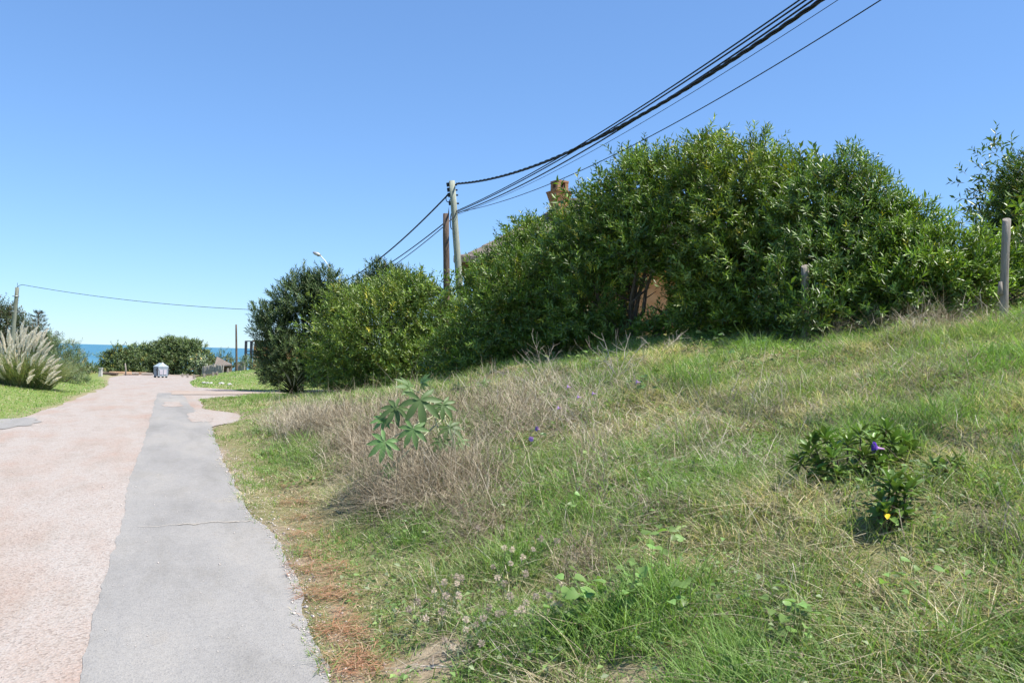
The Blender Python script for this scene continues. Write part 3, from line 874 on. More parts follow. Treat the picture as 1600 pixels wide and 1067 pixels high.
# grit and small stones along the broken asphalt edge
n_ = 2600
vv = rng.uniform(2, 14, n_); re_ = main_edges(vv)[1]
uu = re_ + np.abs(rng.normal(size=n_)) * .14 - .05 + .25 * (rng.random(n_) < .12)
loose = rng.random(n_) < .22
vv = np.where(loose, rng.uniform(2.5, 12, n_), vv); re_ = main_edges(vv)[1]
uu = np.where(loose, rng.uniform(-3.4, 0, n_), uu)
zz = np.where(uu < re_, .006, H(uu, vv) + .004)
sz = rng.uniform(.0025, .008, n_) * (1 + (rng.random(n_) < .06) * 1.2) * np.where(loose, .7, 1)
O_ = np.array([(1, 0, 0), (-1, 0, 0), (0, 1, 0), (0, -1, 0), (0, 0, .8), (0, 0, -.5)])
V = (np.stack([uu, vv, zz], -1)[:, None] + O_[None] * sz[:, None, None] * rng.uniform(.6, 1.3, (n_, 6, 1))).reshape(-1, 3)
o_ = np.arange(n_)[:, None] * 6
F = np.concatenate([o_ + np.array([f]) for f in ((0, 2, 4), (2, 1, 4), (1, 3, 4), (3, 0, 4), (2, 0, 5), (1, 2, 5), (3, 1, 5), (0, 3, 5))])
tag(obj("edge_gravel", mesh_np("edge_gravel", V, F, M['pebble'])), "fine gravel crumbled along the asphalt edge and strewn over the road", "gravel", kind="stuff")
# loose pine needles between the piles
n_ = 1900
t_ = rng.random(n_)
pxs = np.interp(t_, [0, .25, .5, .75, 1], [570, 530, 495, 465, 440]) + rng.normal(size=n_) * 24
pys = np.interp(t_, [0, .25, .5, .75, 1], [1066, 975, 885, 800, 740]) + rng.normal(size=n_) * 8
pp = gps(pxs, pys); pp[:, 2] += rng.uniform(.004, .045, n_)
a_ = rng.normal(size=n_) * .9 + .2; D_ = norm(np.stack([np.cos(a_), np.sin(a_), rng.normal(size=n_) * .15], -1))
V, F = leaf_cards(pp, D_, np.tile([[0, 0, 1.0]], (n_, 1)), rng.uniform(.07, .16, n_), np.full(n_, .0038), 0, .4)
tag(obj("loose_pine_needles", mesh_np("loose_pine_needles", V, F, M['needle_litter'], np.repeat(palette(n_, [(.30, .15, .08), (.38, .21, .12), (.44, .30, .19)], .15), 4, 0))), "loose brown pine needles strewn along the verge", "pine needles", kind="stuff")
#@@OBJ

# ------------------------------------------------------------------ house behind the hedge
def cw(xc, d, z):
    """right offset and distance along the view, at height z"""
    p = CAM + _r0 * xc + np.array([math.sin(YAW), math.cos(YAW), 0]) * d
    return np.array([p[0], p[1], z])
M['orange_wall'] = mat_plain("orange_plaster", (.60, .28, .115), (.70, .37, .17), 3, .9, .2, 30)
M['thatch'] = mat_plain("grey_thatch", (.13, .105, .085), (.26, .22, .185), 10, .95, .9, 40, (8, 8, 1.5))
M['brick'] = mat_plain("weathered_orange_brick", (.25, .115, .052), (.39, .195, .10), 7, .9, .6, 25)
M['brick_pale'] = mat_plain("faded_chimney_cap", (.27, .14, .075), (.38, .22, .13), 8, .9, .4, 25)
M['soot'] = mat_plain("soot", (.012, .011, .010))
M['glass'] = mat_plain("dark_window_glass", (.02, .025, .03), None, rough=.1, spec=.6)
hb = cw(4.0, 31, 0); hb[2] = hz(hb[0], hb[1]) - .3
house = thing("thatched_house", hb, "orange house with grey thatched roof and brick chimney, half hidden behind the hedge", "house")
x0, x1, y0, y1 = -1.35, 9.4, 27.2, 34.8
zf = hb[2]
mb = MB()
for (a, b_) in (((x0, y0), (x1, y0)), ((x1, y0), (x1, y1)), ((x1, y1), (x0, y1)), ((x0, y1), (x0, y0))):
    A, Bq = cw(*a, zf), cw(*b_, zf)
    d_ = norm(Bq - A); nrm = np.array([d_[1], -d_[0], 0]) * .25
    top = np.array([0, 0, 4.75 - zf])
    ps = [A, Bq, Bq - nrm, A - nrm]
    mb.add(ps + [p + top for p in ps], [(0, 1, 5, 4), (1, 2, 6, 5), (2, 3, 7, 6), (3, 0, 4, 7), (4, 5, 6, 7)])
mb.build("wall", M['orange_wall'], house)
# hip roof of thatch, thick at the eaves, made of courses
E = [cw(x0 - .6, y0 - .7, 4.55), cw(x1 + .6, y0 - .7, 4.55), cw(x1 + .6, y1 + .7, 4.55), cw(x0 - .6, y1 + .7, 4.55)]
Rg = [cw(1.9, 31, 7.35), cw(6.6, 31, 7.35)]
tops = [Rg[0], Rg[1], Rg[1], Rg[0]]
mb = MB()
NC = 9
rings = []
for k in range(NC):
    t0, t1 = k / NC, (k + 1) / NC
    lo = [E[i] + (tops[i] - E[i]) * t0 for i in range(4)]
    hi = [E[i] + (tops[i] - E[i]) * t1 for i in range(4)]
    up = np.array([0, 0, .20 if k == 0 else .05])
    ps = lo + [p + up for p in lo] + [p + np.array([0, 0, .02]) for p in hi]
    F_ = [(i, (i + 1) % 4, 4 + (i + 1) % 4, 4 + i) for i in range(4)] + [(4 + i, 4 + (i + 1) % 4, 8 + (i + 1) % 4, 8 + i) for i in range(4)]
    mb.add(ps, F_)
mb.add(E, [(3, 2, 1, 0)])
roof = mb.build("roof", M['thatch'], house)
mb = MB(); mb.tube([Rg[0] + [0, 0, .02], (Rg[0] + Rg[1]) / 2, Rg[1] + [0, 0, .02]], .2, 10); mb.build("ridge_cap", M['thatch'], roof, True).location = (0, 0, 0)
# chimney: shaft, flared crown, cap with square openings
cc = at(874, 300, 29.6); cz = cc[2] + .36
cr = -YAW + R(30)
ch = thing("chimney", (cc[0], cc[1], 5.5), None, None); ch.parent = house; ch.location = np.array([cc[0], cc[1], 5.5]) - hb
del_keys = [k for k in ch.keys()]
def chim(nm, mbx, mat):
    o = obj(nm, mbx.mesh(nm, mat), ch, (0, 0, 0)); return o
mb = MB(); mb.box((0, 0, (cz - .75 - 5.5) / 2 - .2), (.50, .50, cz - .75 - 5.5 + .4), cr); chim("shaft", mb, M['brick'])
mb = MB(); mb.box((0, 0, cz - 5.5 - .57), (.50, .50, .34), cr, 1.36); mb.box((0, 0, cz - 5.5 - .38), (.70, .70, .05), cr); chim("flared_crown", mb, M['brick'])
mb = MB(); w = .46; hh_ = .30; zc = cz - 5.5 - .19
for sx in (-1, 1):
    for sy in (-1, 1):
        ox, oy = sx * (w / 2 - .065), sy * (w / 2 - .065)
        mb.box((ox * math.cos(cr) - oy * math.sin(cr), ox * math.sin(cr) + oy * math.cos(cr), zc), (.13, .13, .32), cr)
mb.box((0, 0, zc - .11), (w - .01, w - .01, .10), cr)
mb.box((0, 0, zc + .17), (w + .02, w + .02, .07), cr)
chim("cap", mb, M['brick_pale'])
mb = MB(); mb.box((0, 0, zc + .02), (w - .28, w - .28, .24), cr); chim("flue", mb, M['soot'])

# ------------------------------------------------------------------ utility poles and cables
def pole(name, top, d_ground, r0, r1, mat, label, cat, n=12, wob=.0, group=None):
    top = np.asarray(top, float); bot = np.asarray(d_ground, float)
    bot = np.array([bot[0], bot[1], hz(bot[0], bot[1]) - .3])
    t = thing(name, bot, label, cat, group)
    tt = np.linspace(0, 1, 9)
    pts = bot + (top - bot) * tt[:, None]
    rs = np.random.default_rng(int(abs(top[0]) * 100))
    pts[1:-1] += rs.normal(size=(7, 3)) * wob
    mb = MB(); mb.tube(pts, r1 + (r0 - r1) * tt, n)
    mb.build("shaft", M[mat], t, True)
    return t, bot, top
ptop = at(706, 283, 23.0)
q = at(733, 520, 23.0)
pole_a, pa_b, pa_t = pole("utility_pole", ptop, q, .085, .115, 'wood_green', "pale green treated utility pole leaning left beside the hedge", "utility pole", wob=.004)
q2 = at(697, 334, 22.4); q2b = at(701, 560, 22.4)
post_b, pb_b, pb_t = pole("wooden_pole", q2, q2b, .085, .10, 'wood_dark', "short dark weathered wooden pole standing left of the pale utility pole", "pole", wob=.006)
mb = MB(); mb.add(np.array([pb_t + np.array([.05, 0, .0]), pb_t + np.array([.085, .03, 0]), pb_t + np.array([.07, -.05, 0]), pb_t + np.array([.075, 0, .22])]), [(0, 1, 3), (1, 2, 3), (2, 0, 3)])
mb.build("splinter", M['wood_dark'], post_b)
def on_pole(py):
    t = (py - 283) / (520 - 283); return pa_t + (q - pa_t) * t
for py in (289, 297, 305, 318):
    hw = MB(); c = on_pole(py); hw.tube([c + _r0 * -.13, c + _r0 * .13], .025, 6)
    hw.tube([c + _r0 * -.11 + [0, 0, -.05], c + _r0 * -.13 + [0, 0, .05]], .045, 8)
    hw.build("bracket", M['cable'], pole_a)
lp = MB(); c = on_pole(310); a_ = np.linspace(0, 6.0, 14)
lp.tube(np.stack([c + _r0 * (-.16 + .06 * math.cos(k)) + np.array([0, 0, .11 * math.sin(k)]) for k in a_]), .012, 5)
lp.build("cable_loop", M['cable'], pole_a); lp = MB()
c = on_pole(345)
lp.tube(np.stack([c + _r0 * (-.12 + .05 * math.cos(k)) + np.array([0, 0, .24 * math.sin(k)]) for k in a_]), .013, 5)
lp.build("cable_loop", M['cable'], pole_a)
def sag(A, B, s, n=60):
    t = np.linspace(0, 1, n)[:, None]
    p = np.asarray(A) + (np.asarray(B) - np.asarray(A)) * t
    p[:, 2] -= (4 * s * t * (1 - t))[:, 0]
    return p

def through(A, px, py, z_at, s, n=110, back=-3):
    """a wire from A that hangs along the road line and passes the sight line of a pixel"""
    r = ray(px, py)
    # the point on that sight line nearest above the pole line (U = A's U)
    d = (A[0] + z_at - CAM[0]) / r[0]
    p = CAM + r * d
    # parabola through A and p, on to V=back
    V = np.linspace(A[1], back, n); t = (A[1] - V) / (A[1] - p[1])
    U = A[0] + (p[0] - A[0]) * t
    k = s
    Z = A[2] + (p[2] - A[2]) * t + k * t * (t - 1)
    return np.stack([U, V, Z], -1)

def wire(pts, r, label, name="overhead_cable", mat='cable', n=6, group="overhead cables from the pale pole"):
    base = pts[0]
    me = MB().tube(pts - base, r, n).mesh(name, M[mat], True)
    return tag(obj(name, me, None, base), label, "cable", group)

A1 = on_pole(287) + _r0 * .12
P1 = through(A1, 1284, 0, 0.0, 2.0, 260)
nt_ = P1[-1] + np.array([.12, 0, .35])
nxt, nb_, nt_ = pole("utility_pole", nt_, (nt_[0] + .1, nt_[1], 0), .09, .12, 'wood_green', "treated utility pole of the same line, standing on the bank beside the viewer", "utility pole")
tw = []
L1 = np.concatenate([[0], np.cumsum(np.linalg.norm(np.diff(P1, axis=0), axis=1))])
base = P1[0]
mbt = MB()
for k in range(3):
    ph = L1 / .55 * 2 * math.pi / 1.6 + k * 2.094
    off = np.stack([np.cos(ph) * .017, np.zeros_like(ph), np.sin(ph) * .017], -1)
    mbt.tube(P1 - base + off, .016, 5)
tag(obj("overhead_cable", mbt.mesh("overhead_cable", M['cable'], True), None, base), "thick twisted black cable bundle from the top of the pale utility pole", "cable", "overhead cables from the pale pole")
A2 = on_pole(330)
wire(through(A2 + _r0 * .02, 1250, 0, -.10, .8), .011, "topmost thin black cable above the twisted bundle")
wire(through(A2 + [0, 0, -.04], 1260, 0, -.02, .85), .012, "second thin black cable, just above the twisted bundle")
wire(through(A2 + [0, 0, -.08], 1271, 0, .04, 1.1), .013, "third thin black cable, partly merging with the twisted bundle")
wire(through(A2 + [0, 0, -.12], 1310, 0, .05, 1.0), .0045, "hair-thin wire just below the twisted cable bundle")
P6 = through(A2 + _r0 * .08 + [0, 0, -.03], 1377, 0, .25, 1.6)
w6 = wire(P6, .0075, "lowest overhead wire with a small splice, crossing above the chimney")
k6 = int(np.argmin(np.abs(project(P6[:40])[0] - 1092)))
mb = MB(); mb.tube([P6[k6], P6[k6] + (P6[k6 + 1] - P6[k6]) * .25], .02, 6)
mb.tube([P6[k6], P6[k6] + [0, .02, -.05], P6[k6] + [0, .10, -.04], P6[k6] + [0, .12, 0]], .005, 5)
mb.build("splice", M['cable'], w6)
# onwards, away from the viewer, to the lamp pole behind the pine
lampb = at(520, 470, 42); 
A3 = on_pole(303) + _r0 * -.12
far = at(470, 462, 44)
for nm, a, b_, s_, r_ in (("twisted cable from the pale pole down towards the street lamp", A3, at(500, 452, 44), .55, .024), ("slack lower cable from the dark pole towards the street lamp", pb_t + [0, 0, -.22], at(500, 458, 44), .42, .016), ("lowest slack cable running from the dark pole behind the pine", pb_t + [0, 0, -.30], at(500, 461, 44), .52, .012)):
    wire(sag(a, b_, s_), r_, nm, group="cables running away from the poles")
wire(sag(pb_t + [0, 0, -.2], on_pole(332), .1, 12), .014, "short cable linking the dark pole to the pale pole", group=None)

# ------------------------------------------------------------------ street lamp over the pine
M['lamp_white'] = mat_plain("white_painted_metal", (.70, .72, .74), None, rough=.4)
lb_ = at(524, 470, 44.0); lt = at(513, 415, 44.0)
st = thing("street_lamp", (lb_[0], lb_[1], hz(lb_[0], lb_[1])), "small white street lamp on a curved arm rising behind the pine", "street lamp")
gl = np.array([lb_[0], lb_[1], hz(lb_[0], lb_[1]) - .3])
mb = MB(); mb.tube([gl, (gl + lb_) / 2, lb_], [.11, .10, .085], 10); mb.build("pole", M['wood_grey'], st, True)
e = at(500, 399, 44.0)
mb = MB(); mb.tube([lb_ + [0, 0, -.4], lb_, lt, (lt + e) / 2 + [0, 0, .03], e], .03, 7); mb.build("arm", M['lamp_white'], st, True)
hd = at(494, 396.5, 44.0); ax = norm(hd - e)
mb = MB(); mb.tube([e + ax * -.05, e + ax * .12, e + ax * .3, e + ax * .42], [.05, .10, .09, .03], 10); mb.build("lamp_head", M['metal'], st, True)
mb = MB(); mb.tube([e + ax * .1 + [0, 0, -.1], e + ax * .1 + [0, 0, -.02]], [.05, .075], 10); mb.build("lens", M['glass'], st, True)

# ------------------------------------------------------------------ left pole and its wire
lp_d = 52
lt_, lbq = at(27, 449, lp_d), at(16, 535, lp_d)
lpo, l_b, l_t = pole("utility_pole", lt_, lbq, .11, .15, 'wood_pole', "leaning grey-green utility pole behind the pampas grass", "utility pole", wob=.005)
for py in (463, 487, 510):
    mb = MB(); c = at(27 - (py - 449) * .13, py, lp_d); mb.tube([c - [0, 0, .03], c + [0, 0, .03]], .16, 12)
    mb.tube([c + _r0 * -.24, c + _r0 * .2], .025, 6)
    mb.build("metal_band", M['metal'], lpo, True)
mb = MB(); mb.tube([l_t + [0, 0, -.1], l_t + [0, 0, .28]], .012, 6)
mb.build("wire_stub", M['cable'], lpo)
we = at(545, 487, 46)
pts = sag(l_t + [0, 0, .22], we, .45)
pts = np.concatenate([[l_t + [0, 0, -.02], l_t + np.array([.1, 0, .12])], pts[1:]])
wire(pts, .016, "single thin wire from the left leaning pole across the road to the pine", group=None)

# ------------------------------------------------------------------ fence posts in the hedge
def fence_post(px, pyt, pyb, d, r, label, dx=0):
    b_ = at(px + dx, pyb, d); t_ = at(px, pyt, d)
    b_[2] = hz(b_[0], b_[1]) - .25
    t = thing("fence_post", b_, label, "fence post", "fence posts in the hedge")
    tt = np.linspace(0, 1, 8)
    pts = b_ + (t_ - b_) * tt[:, None]; pts[2:-1, 0] += np.sin(tt[2:-1] * 7) * .006
    mb = MB(); mb.tube(pts, r * (1.05 - .08 * tt + .03 * np.sin(tt * 9)), 14, cap=False)
    n = 14; o = len(mb.v) - n
    # slanting sawn top, tipped towards the road
    tip = norm(CAM - t_)
    for i_ in range(n):
        p = np.array(mb.v[o + i_]); p[2] -= np.dot(p - t_, tip) * .55; mb.v[o + i_] = tuple(p)
    mb.f.append(tuple(range(o, o + n)))
    mb.build("shaft", M['wood_grey'], t, True)
    return t, t_
fp, fpt = fence_post(1573, 343, 486, 9.6, .045, "weathered grey fence post with slanting sawn top at the right end of the hedge", -6)
mb = MB(); c = at(1563, 447, 9.58); mb.tube([c + [0, 0, -.1], c + [0, 0, .05]], [.03, .022], 7); mb.build("stub", M['wood_grey'], fp, True)
fp2, fpt2 = fence_post(1258, 416, 512, 10.7, .048, "fence post half swallowed by the leaves of the hedge", 2)

# ------------------------------------------------------------------ rosette shrub with glossy leaves
def leaf_mesh(name, L, W, mat, prof, fold=.12, curl=.15, n=7):
    """a shaped leaf blade along +Y, folded along the midrib"""
    V, F = [], []
    for i_ in range(n):
        t_ = i_ / (n - 1); w_ = W * prof(t_); z = -curl * L * t_ * t_
        V += [(-w_ / 2, t_ * L, z + fold * w_), (0, t_ * L, z), (w_ / 2, t_ * L, z + fold * w_)]
    for i_ in range(n - 1):
        a = 3 * i_
        F += [(a, a + 1, a + 4, a + 3), (a + 1, a + 2, a + 5, a + 4)]
    me = bpy.data.meshes.new(name); me.from_pydata(V, [], F); me.materials.append(mat)
    for p in me.polygons: p.use_smooth = True
    return me
obov = lambda t: max(.04, math.sin(math.pi * min(1, t ** 1.5)) ** .75) if t < 1 else .1
heart = lambda t: max(.05, (math.sin(math.pi * (t * .9 + .1) ** .62)) ** .8) if t < 1 else .03
M['glossy'] = mat_leaf("glossy_leaf", rough=.42, trans=.15, base=(.11, .185, .04), spec=.4)
M['glossy_new'] = mat_leaf("young_glossy_leaf", rough=.42, trans=.2, base=(.16, .25, .05), spec=.5)
M['yellow_leaf'] = mat_leaf("yellow_leaf", rough=.5, trans=.2, base=(.60, .40, .03), tcol=(1, 1, .5))
M['vine'] = mat_leaf("vine_leaf", rough=.45, trans=.35, base=(.17, .275, .075))
M['vine_dark'] = mat_leaf("dark_vine_leaf", rough=.4, trans=.3, base=(.085, .15, .045))
M['stem_green'] = mat_plain("green_stem", (.20, .22, .09), (.26, .24, .12), 20)
M['stem_brown'] = mat_plain("brown_stem", (.10, .075, .05), (.16, .12, .08), 20)
M['petal'] = mat_leaf("violet_petal", rough=.6, trans=.3, base=(.13, .055, .42), tcol=(1, .9, 1.2))
M['petal_pale'] = mat_leaf("pale_lilac_petal", rough=.6, trans=.3, base=(.40, .27, .55), tcol=(1, .9, 1.1))
M['petal_tube'] = mat_leaf("pink_flower_tube", rough=.6, trans=.3, base=(.62, .36, .62), tcol=(1, .9, 1))
def rot_to(y, z):
    """matrix whose Y axis is y and Z is close to z"""
    y = norm(y); x = norm(np.cross(y, z)); z = np.cross(x, y)
    return Matrix(((x[0], y[0], z[0]), (x[1], y[1], z[1]), (x[2], y[2], z[2])))
def put_leaf(me, parent, pos, y, z, s=1.0, name="leaf"):
    o = bpy.data.objects.new(name, me); col.objects.link(o); o.parent = parent
    mw = rot_to(y, z).to_4x4()
    o.matrix_basis = Matrix.Translation(Vector(np.asarray(pos, float) - np.array(parent.location))) @ mw @ Matrix.Scale(s, 4)
    return o
gl_m = [leaf_mesh("leaf", .105, .036, M['glossy'], obov, .25, c) for c in (.05, .2, .35)]
gl_n = [leaf_mesh("leaf", .09, .031, M['glossy_new'], obov, .3, .1)]
yl_m = leaf_mesh("leaf", .07, .028, M['yellow_leaf'], obov, .2, .3)
lr = np.random.default_rng(77)
def rosette_shrub(pbase, tips, label, per=17, yellow=()):
    b_ = gp(*pbase)
    t = thing("glossy_shrub", b_, label, "shrub", "glossy-leaved shrubs on the bank")
    d0 = depth(b_)
    mb = MB()
    for (px, py, dd_) in tips:
        p = at(px, py, d0 + dd_)
        if p[2] < hz(p[0], p[1]) + .05: p[2] = hz(p[0], p[1]) + .06
        mid = (b_ + p) / 2 + np.array([(p[0] - b_[0]) * .25, (p[1] - b_[1]) * .25, -.03]) + lr.normal(size=3) * .01
        mb.tube([b_ - [0, 0, .03], mid, p], [.008, .006, .004], 6)
        ax = norm(norm(p - b_) * .6 + np.array([0, 0, .9]) + lr.normal(size=3) * .2)
        A = norm(np.cross(ax, lr.normal(size=3))); B_ = np.cross(ax, A)
        for k in range(per):
            a = k * 2.4; el = .95 - k / per * .85 + lr.normal() * .1
            O = math.cos(a) * A + math.sin(a) * B_
            y = norm(ax * (1.15 - el) * 1.1 + O * (el + .35)) 
            me = gl_n[0] if (k > per - 4 and lr.random() < .6) else gl_m[lr.integers(3)]
            put_leaf(me, t, p - ax * (.035 * (1 - k / per)) + ax * .01, y, norm(ax - O * .4), lr.uniform(.75, 1.2) * (1 - .25 * k / per))
    for (px, py) in yellow:
        p = gp(px, py + 8) + [0, 0, .10]
        put_leaf(yl_m, t, p, lr.normal(size=3) * [1, 1, .3], np.array([0, 0, 1.0]), 1.0)
    mb.build("stem", M['stem_brown'], t, True)
    return t
rosette_shrub((1330, 752), [(1385, 672, .1), (1365, 690, 0), (1290, 685, .05), (1265, 705, 0), (1325, 692, .1), (1412, 695, .1), (1350, 712, -.05), (1300, 715, -.05), (1280, 728, 0), (1400, 712, 0), (1425, 722, .05), (1250, 722, .05), (1335, 735, -.1), (1310, 742, -.1), (1370, 725, -.1), (1345, 680, .15), (1305, 700, .05), (1395, 690, .05), (1272, 692, .1), (1390, 735, -.05), (1355, 742, -.1), (1285, 742, -.05)],
              "largest dark glossy-leaved shrub on the grassy bank with a violet flower beside it")
rosette_shrub((1392, 826), [(1405, 748, .1), (1390, 755, .05), (1398, 768, 0), (1378, 782, 0), (1415, 772, 0), (1425, 762, .05), (1385, 800, -.05), (1402, 795, 0), (1372, 806, 0), (1410, 806, 0)],
              "smaller glossy-leaved shrub with yellow fallen leaves just below the largest one", 12, ((1385, 826), (1397, 822), (1405, 826), (1412, 822), (1378, 828)))
rosette_shrub((1475, 748), [(1460, 732, 0), (1485, 732, 0), (1475, 738, 0), (1498, 738, 0)], "small glossy-leaved sprig standing alone right of the largest glossy shrub", 8)

# ------------------------------------------------------------------ morning glory and other vines
vine_m = leaf_mesh("leaf", .055, .052, M['vine'], heart, .15, .2)
vine_d = leaf_mesh("leaf", .06, .056, M['vine_dark'], heart, .15, .25)
def flower(parent, p, face, s=1.0, mat='petal'):
    face = norm(face)
    A = norm(np.cross(face, [0.1, .2, 1])); B_ = np.cross(face, A)
    V, F = [], []
    n = 15
    prof = [(-.055, .004), (-.03, .006), (-.012, .012), (0, .026), (.006, .036)]
    for (x, r) in prof:
        for k in range(n):
            a = 2 * math.pi * k / n
            V.append(p + (face * x + (A * math.cos(a) + B_ * math.sin(a)) * r * (1 + .06 * math.cos(5 * a))) * s)
    tubeF = [(i_ * n + k, i_ * n + (k + 1) % n, (i_ + 1) * n + (k + 1) % n, (i_ + 1) * n + k) for i_ in range(2) for k in range(n)]
    trumF = [(i_ * n + k, i_ * n + (k + 1) % n, (i_ + 1) * n + (k + 1) % n, (i_ + 1) * n + k) for i_ in range(2, 4) for k in range(n)]
    f = MB().add(V, trumF).build("flower", M[mat], parent, True)
    tu = MB().add(V[:3 * n], tubeF).mesh("flower_tube", M['petal_tube'], True)
    o = bpy.data.objects.new("flower_tube", tu); col.objects.link(o); o.parent = f
    return f
def vine(px, py, label, spots, me, flowers=(), size=1.0, name="vine", cat="vine", lift=.20):
    b_ = gp(px, py)
    t = thing(name, b_, label, cat, "leafy vines creeping through the grass")
    mb = MB()
    for (lx, ly) in spots:
        q_ = gp(lx, ly); g_ = q_ + [0, 0, lr.uniform(.4, 1.0) * lift]
        mid = (q_ + b_) / 2; mid[2] = hz(mid[0], mid[1]) + .05
        q_[2] = hz(q_[0], q_[1]) + .02
        mb.tube([b_ + [0, 0, .01], mid, q_, g_], .0022, 4)
        y = norm(np.array([lr.normal() * .8, lr.normal() * .8 - .3, lr.uniform(-.3, .4)]))
        put_leaf(me, t, g_, y, norm(np.array([lr.normal() * .35, -.3 + lr.normal() * .3, 1])), size * lr.uniform(.65, 1.15))
    for (fx, fy, s, fc) in flowers:
        q_ = gp(fx, fy + 6); g_ = q_ + [0, 0, lift + .03]
        mb.tube([b_ + [0, 0, .01], q_, g_], .0022, 4)
        flower(t, g_, np.array(fc, float), s * (1 if px == 1375 else .75), 'petal' if px == 1375 else 'petal_pale')
    mb.build("stem", M['stem_green'], t)
    return t
def cl(cx, cy, rx, ry, n):
    return [(cx + lr.normal() * rx, cy + lr.normal() * ry) for _ in range(n)]
LC = tuple(-_r0 * 1.0 + np.array([0, 0, .1]))
vine(1375, 755, "morning glory twining through the glossy shrubs with one deep violet flower", cl(1380, 735, 12, 16, 9) + cl(1400, 760, 10, 6, 3), vine_m, [(1366, 747, 1.0, LC)], .55, "morning_glory", lift=.16)
vine(838, 722, "morning glory with two pink-violet flowers left of the grassy slope's middle", cl(840, 708, 12, 7, 9), vine_d, [(838, 703, .9, (-.8, -.3, .2)), (829, 722, .9, (-.7, -.5, -.2))], 1.1, "morning_glory")
vine(885, 650, "trailing morning glory with pale lilac flowers high on the dry bank", cl(885, 640, 16, 14, 12), vine_d, [(886, 632, .9, LC), (871, 668, .9, LC), (925, 646, .9, LC), (902, 652, .8, LC)], 1.0, "morning_glory")
vine(1000, 632, "dark-leaved morning glory with one pale pink flower below the dead branches", cl(1005, 622, 14, 9, 14), vine_d, [(994, 626, 1.0, LC)], 1.25, "morning_glory")
vine(905, 990, "bright yellow-green vine in the grass near the bottom picture edge", cl(900, 990, 26, 14, 34), vine_m, (), 1.1, lift=.24)
vine(990, 955, "bright green vine sprig right of the yellow-green one", cl(988, 958, 13, 20, 22), vine_m, (), 1.05, lift=.24)
vine(1045, 880, "climbing sprig of light green leaves above the bottom vines", cl(1030, 890, 16, 16, 18), vine_m, (), .95, lift=.22)
vine(1065, 975, "pair of yellowing leaves at the right of the bottom vines", cl(1065, 980, 9, 7, 8), vine_m, (), .9, lift=.22)
vine(1240, 1010, "low broad-leaved vine at the bottom right of the bank", cl(1245, 1010, 28, 15, 22), vine_m, (), 1.0, lift=.2)
vine(900, 810, "small leafy sprig on a dark stem in the middle of the slope", cl(900, 808, 6, 14, 8), vine_m, (), .7, lift=.2)
vine(1000, 800, "leafy sprig climbing a dry stem right of the small one", cl(997, 790, 8, 18, 8), vine_m, (), .7, lift=.2)
vine(1415, 955, "scattered round leaves in the grass at the lower right", cl(1415, 960, 34, 20, 14), vine_m, (), .85)
vine(1130, 545, "ground-hugging patch of grey-green leaves below the hedge", cl(1140, 545, 40, 9, 34), vine_d, (), 1.3)
vine(900, 560, "cluster of pale green leaves among the dead branches", cl(900, 565, 30, 9, 22), vine_m, (), 1.3)
vine(1510, 500, "light green weeds at the foot of the right fence post", cl(1520, 492, 30, 7, 24), vine_m, (), 1.0, lift=.2)
vine(1250, 500, "bright leafy sprouts at the foot of the hedge below the hidden post", cl(1245, 490, 28, 14, 40), leaf_mesh("leaf", .09, .026, M['vine'], obov, .2, .25), (), 1.0, lift=.45)
vine(660, 610, "pale green creeper at the shaded foot of the shrub beside the castor plant", cl(580, 640, 40, 8, 20), vine_m, (), 1.6)

# ------------------------------------------------------------------ castor bean plant
M['castor'] = mat_leaf("castor_leaf", rough=.5, trans=.25, base=(.125, .215, .07), spec=.35)
M['petiole'] = mat_plain("pale_petiole", (.42, .45, .28), (.36, .36, .2), 10, .5)
def palmate(name, nl=8):
    V = [(0, 0, 0)]; F = []
    for k in range(nl):
        a = (k - (nl - 1) / 2) * (R(300) / nl)
        ln = 1.0 - .38 * abs(k - (nl - 1) / 2) / (nl / 2)
        d_ = np.array([math.sin(a), math.cos(a), 0]); s_ = np.array([math.cos(a), -math.sin(a), 0])
        o = len(V); n = 6
        for i_ in range(1, n + 1):
            t_ = i_ / n
            w_ = [.09, .115, .14, .13, .075, .006][i_ - 1] * ln
            z = .05 * t_ - .34 * t_ * t_ * ln + .02 * math.sin(k * 2.1)
            wob = .012 * math.sin(i_ * 5 + k)
            V += [tuple(d_ * t_ * ln + s_ * (w_ + wob) + np.array([0, 0, z + .035])), tuple(d_ * t_ * ln + np.array([0, 0, z])), tuple(d_ * t_ * ln - s_ * (w_ - wob) + np.array([0, 0, z + .035]))]
        F += [(0, o, o + 1), (0, o + 1, o + 2)]
        for i_ in range(n - 1):
            a0 = o + 3 * i_
            F += [(a0, a0 + 3, a0 + 4, a0 + 1), (a0 + 1, a0 + 4, a0 + 5, a0 + 2)]
    me = bpy.data.meshes.new(name); me.from_pydata(V, [], F); me.materials.append(M['castor'])
    for p in me.polygons: p.use_smooth = True
    return me
cb = gp(712, 735); cd = depth(cb)
cast = thing("castor_plant", cb, "castor bean plant with large palm-shaped leaves standing in dry grass by the roadside", "plant")
pl = [palmate("leaf", 8), palmate("leaf", 7)]
knot = at(702, 652, cd - .15)
mb = MB(); mb.tube([cb - [0, 0, .1], (cb + knot) / 2 + _r0 * .02, knot, at(660, 612, cd + .1)], [.016, .013, .011, .008], 8); mb.build("stem", M['stem_green'], cast, True)
view = -norm(_f)
mbp = MB()
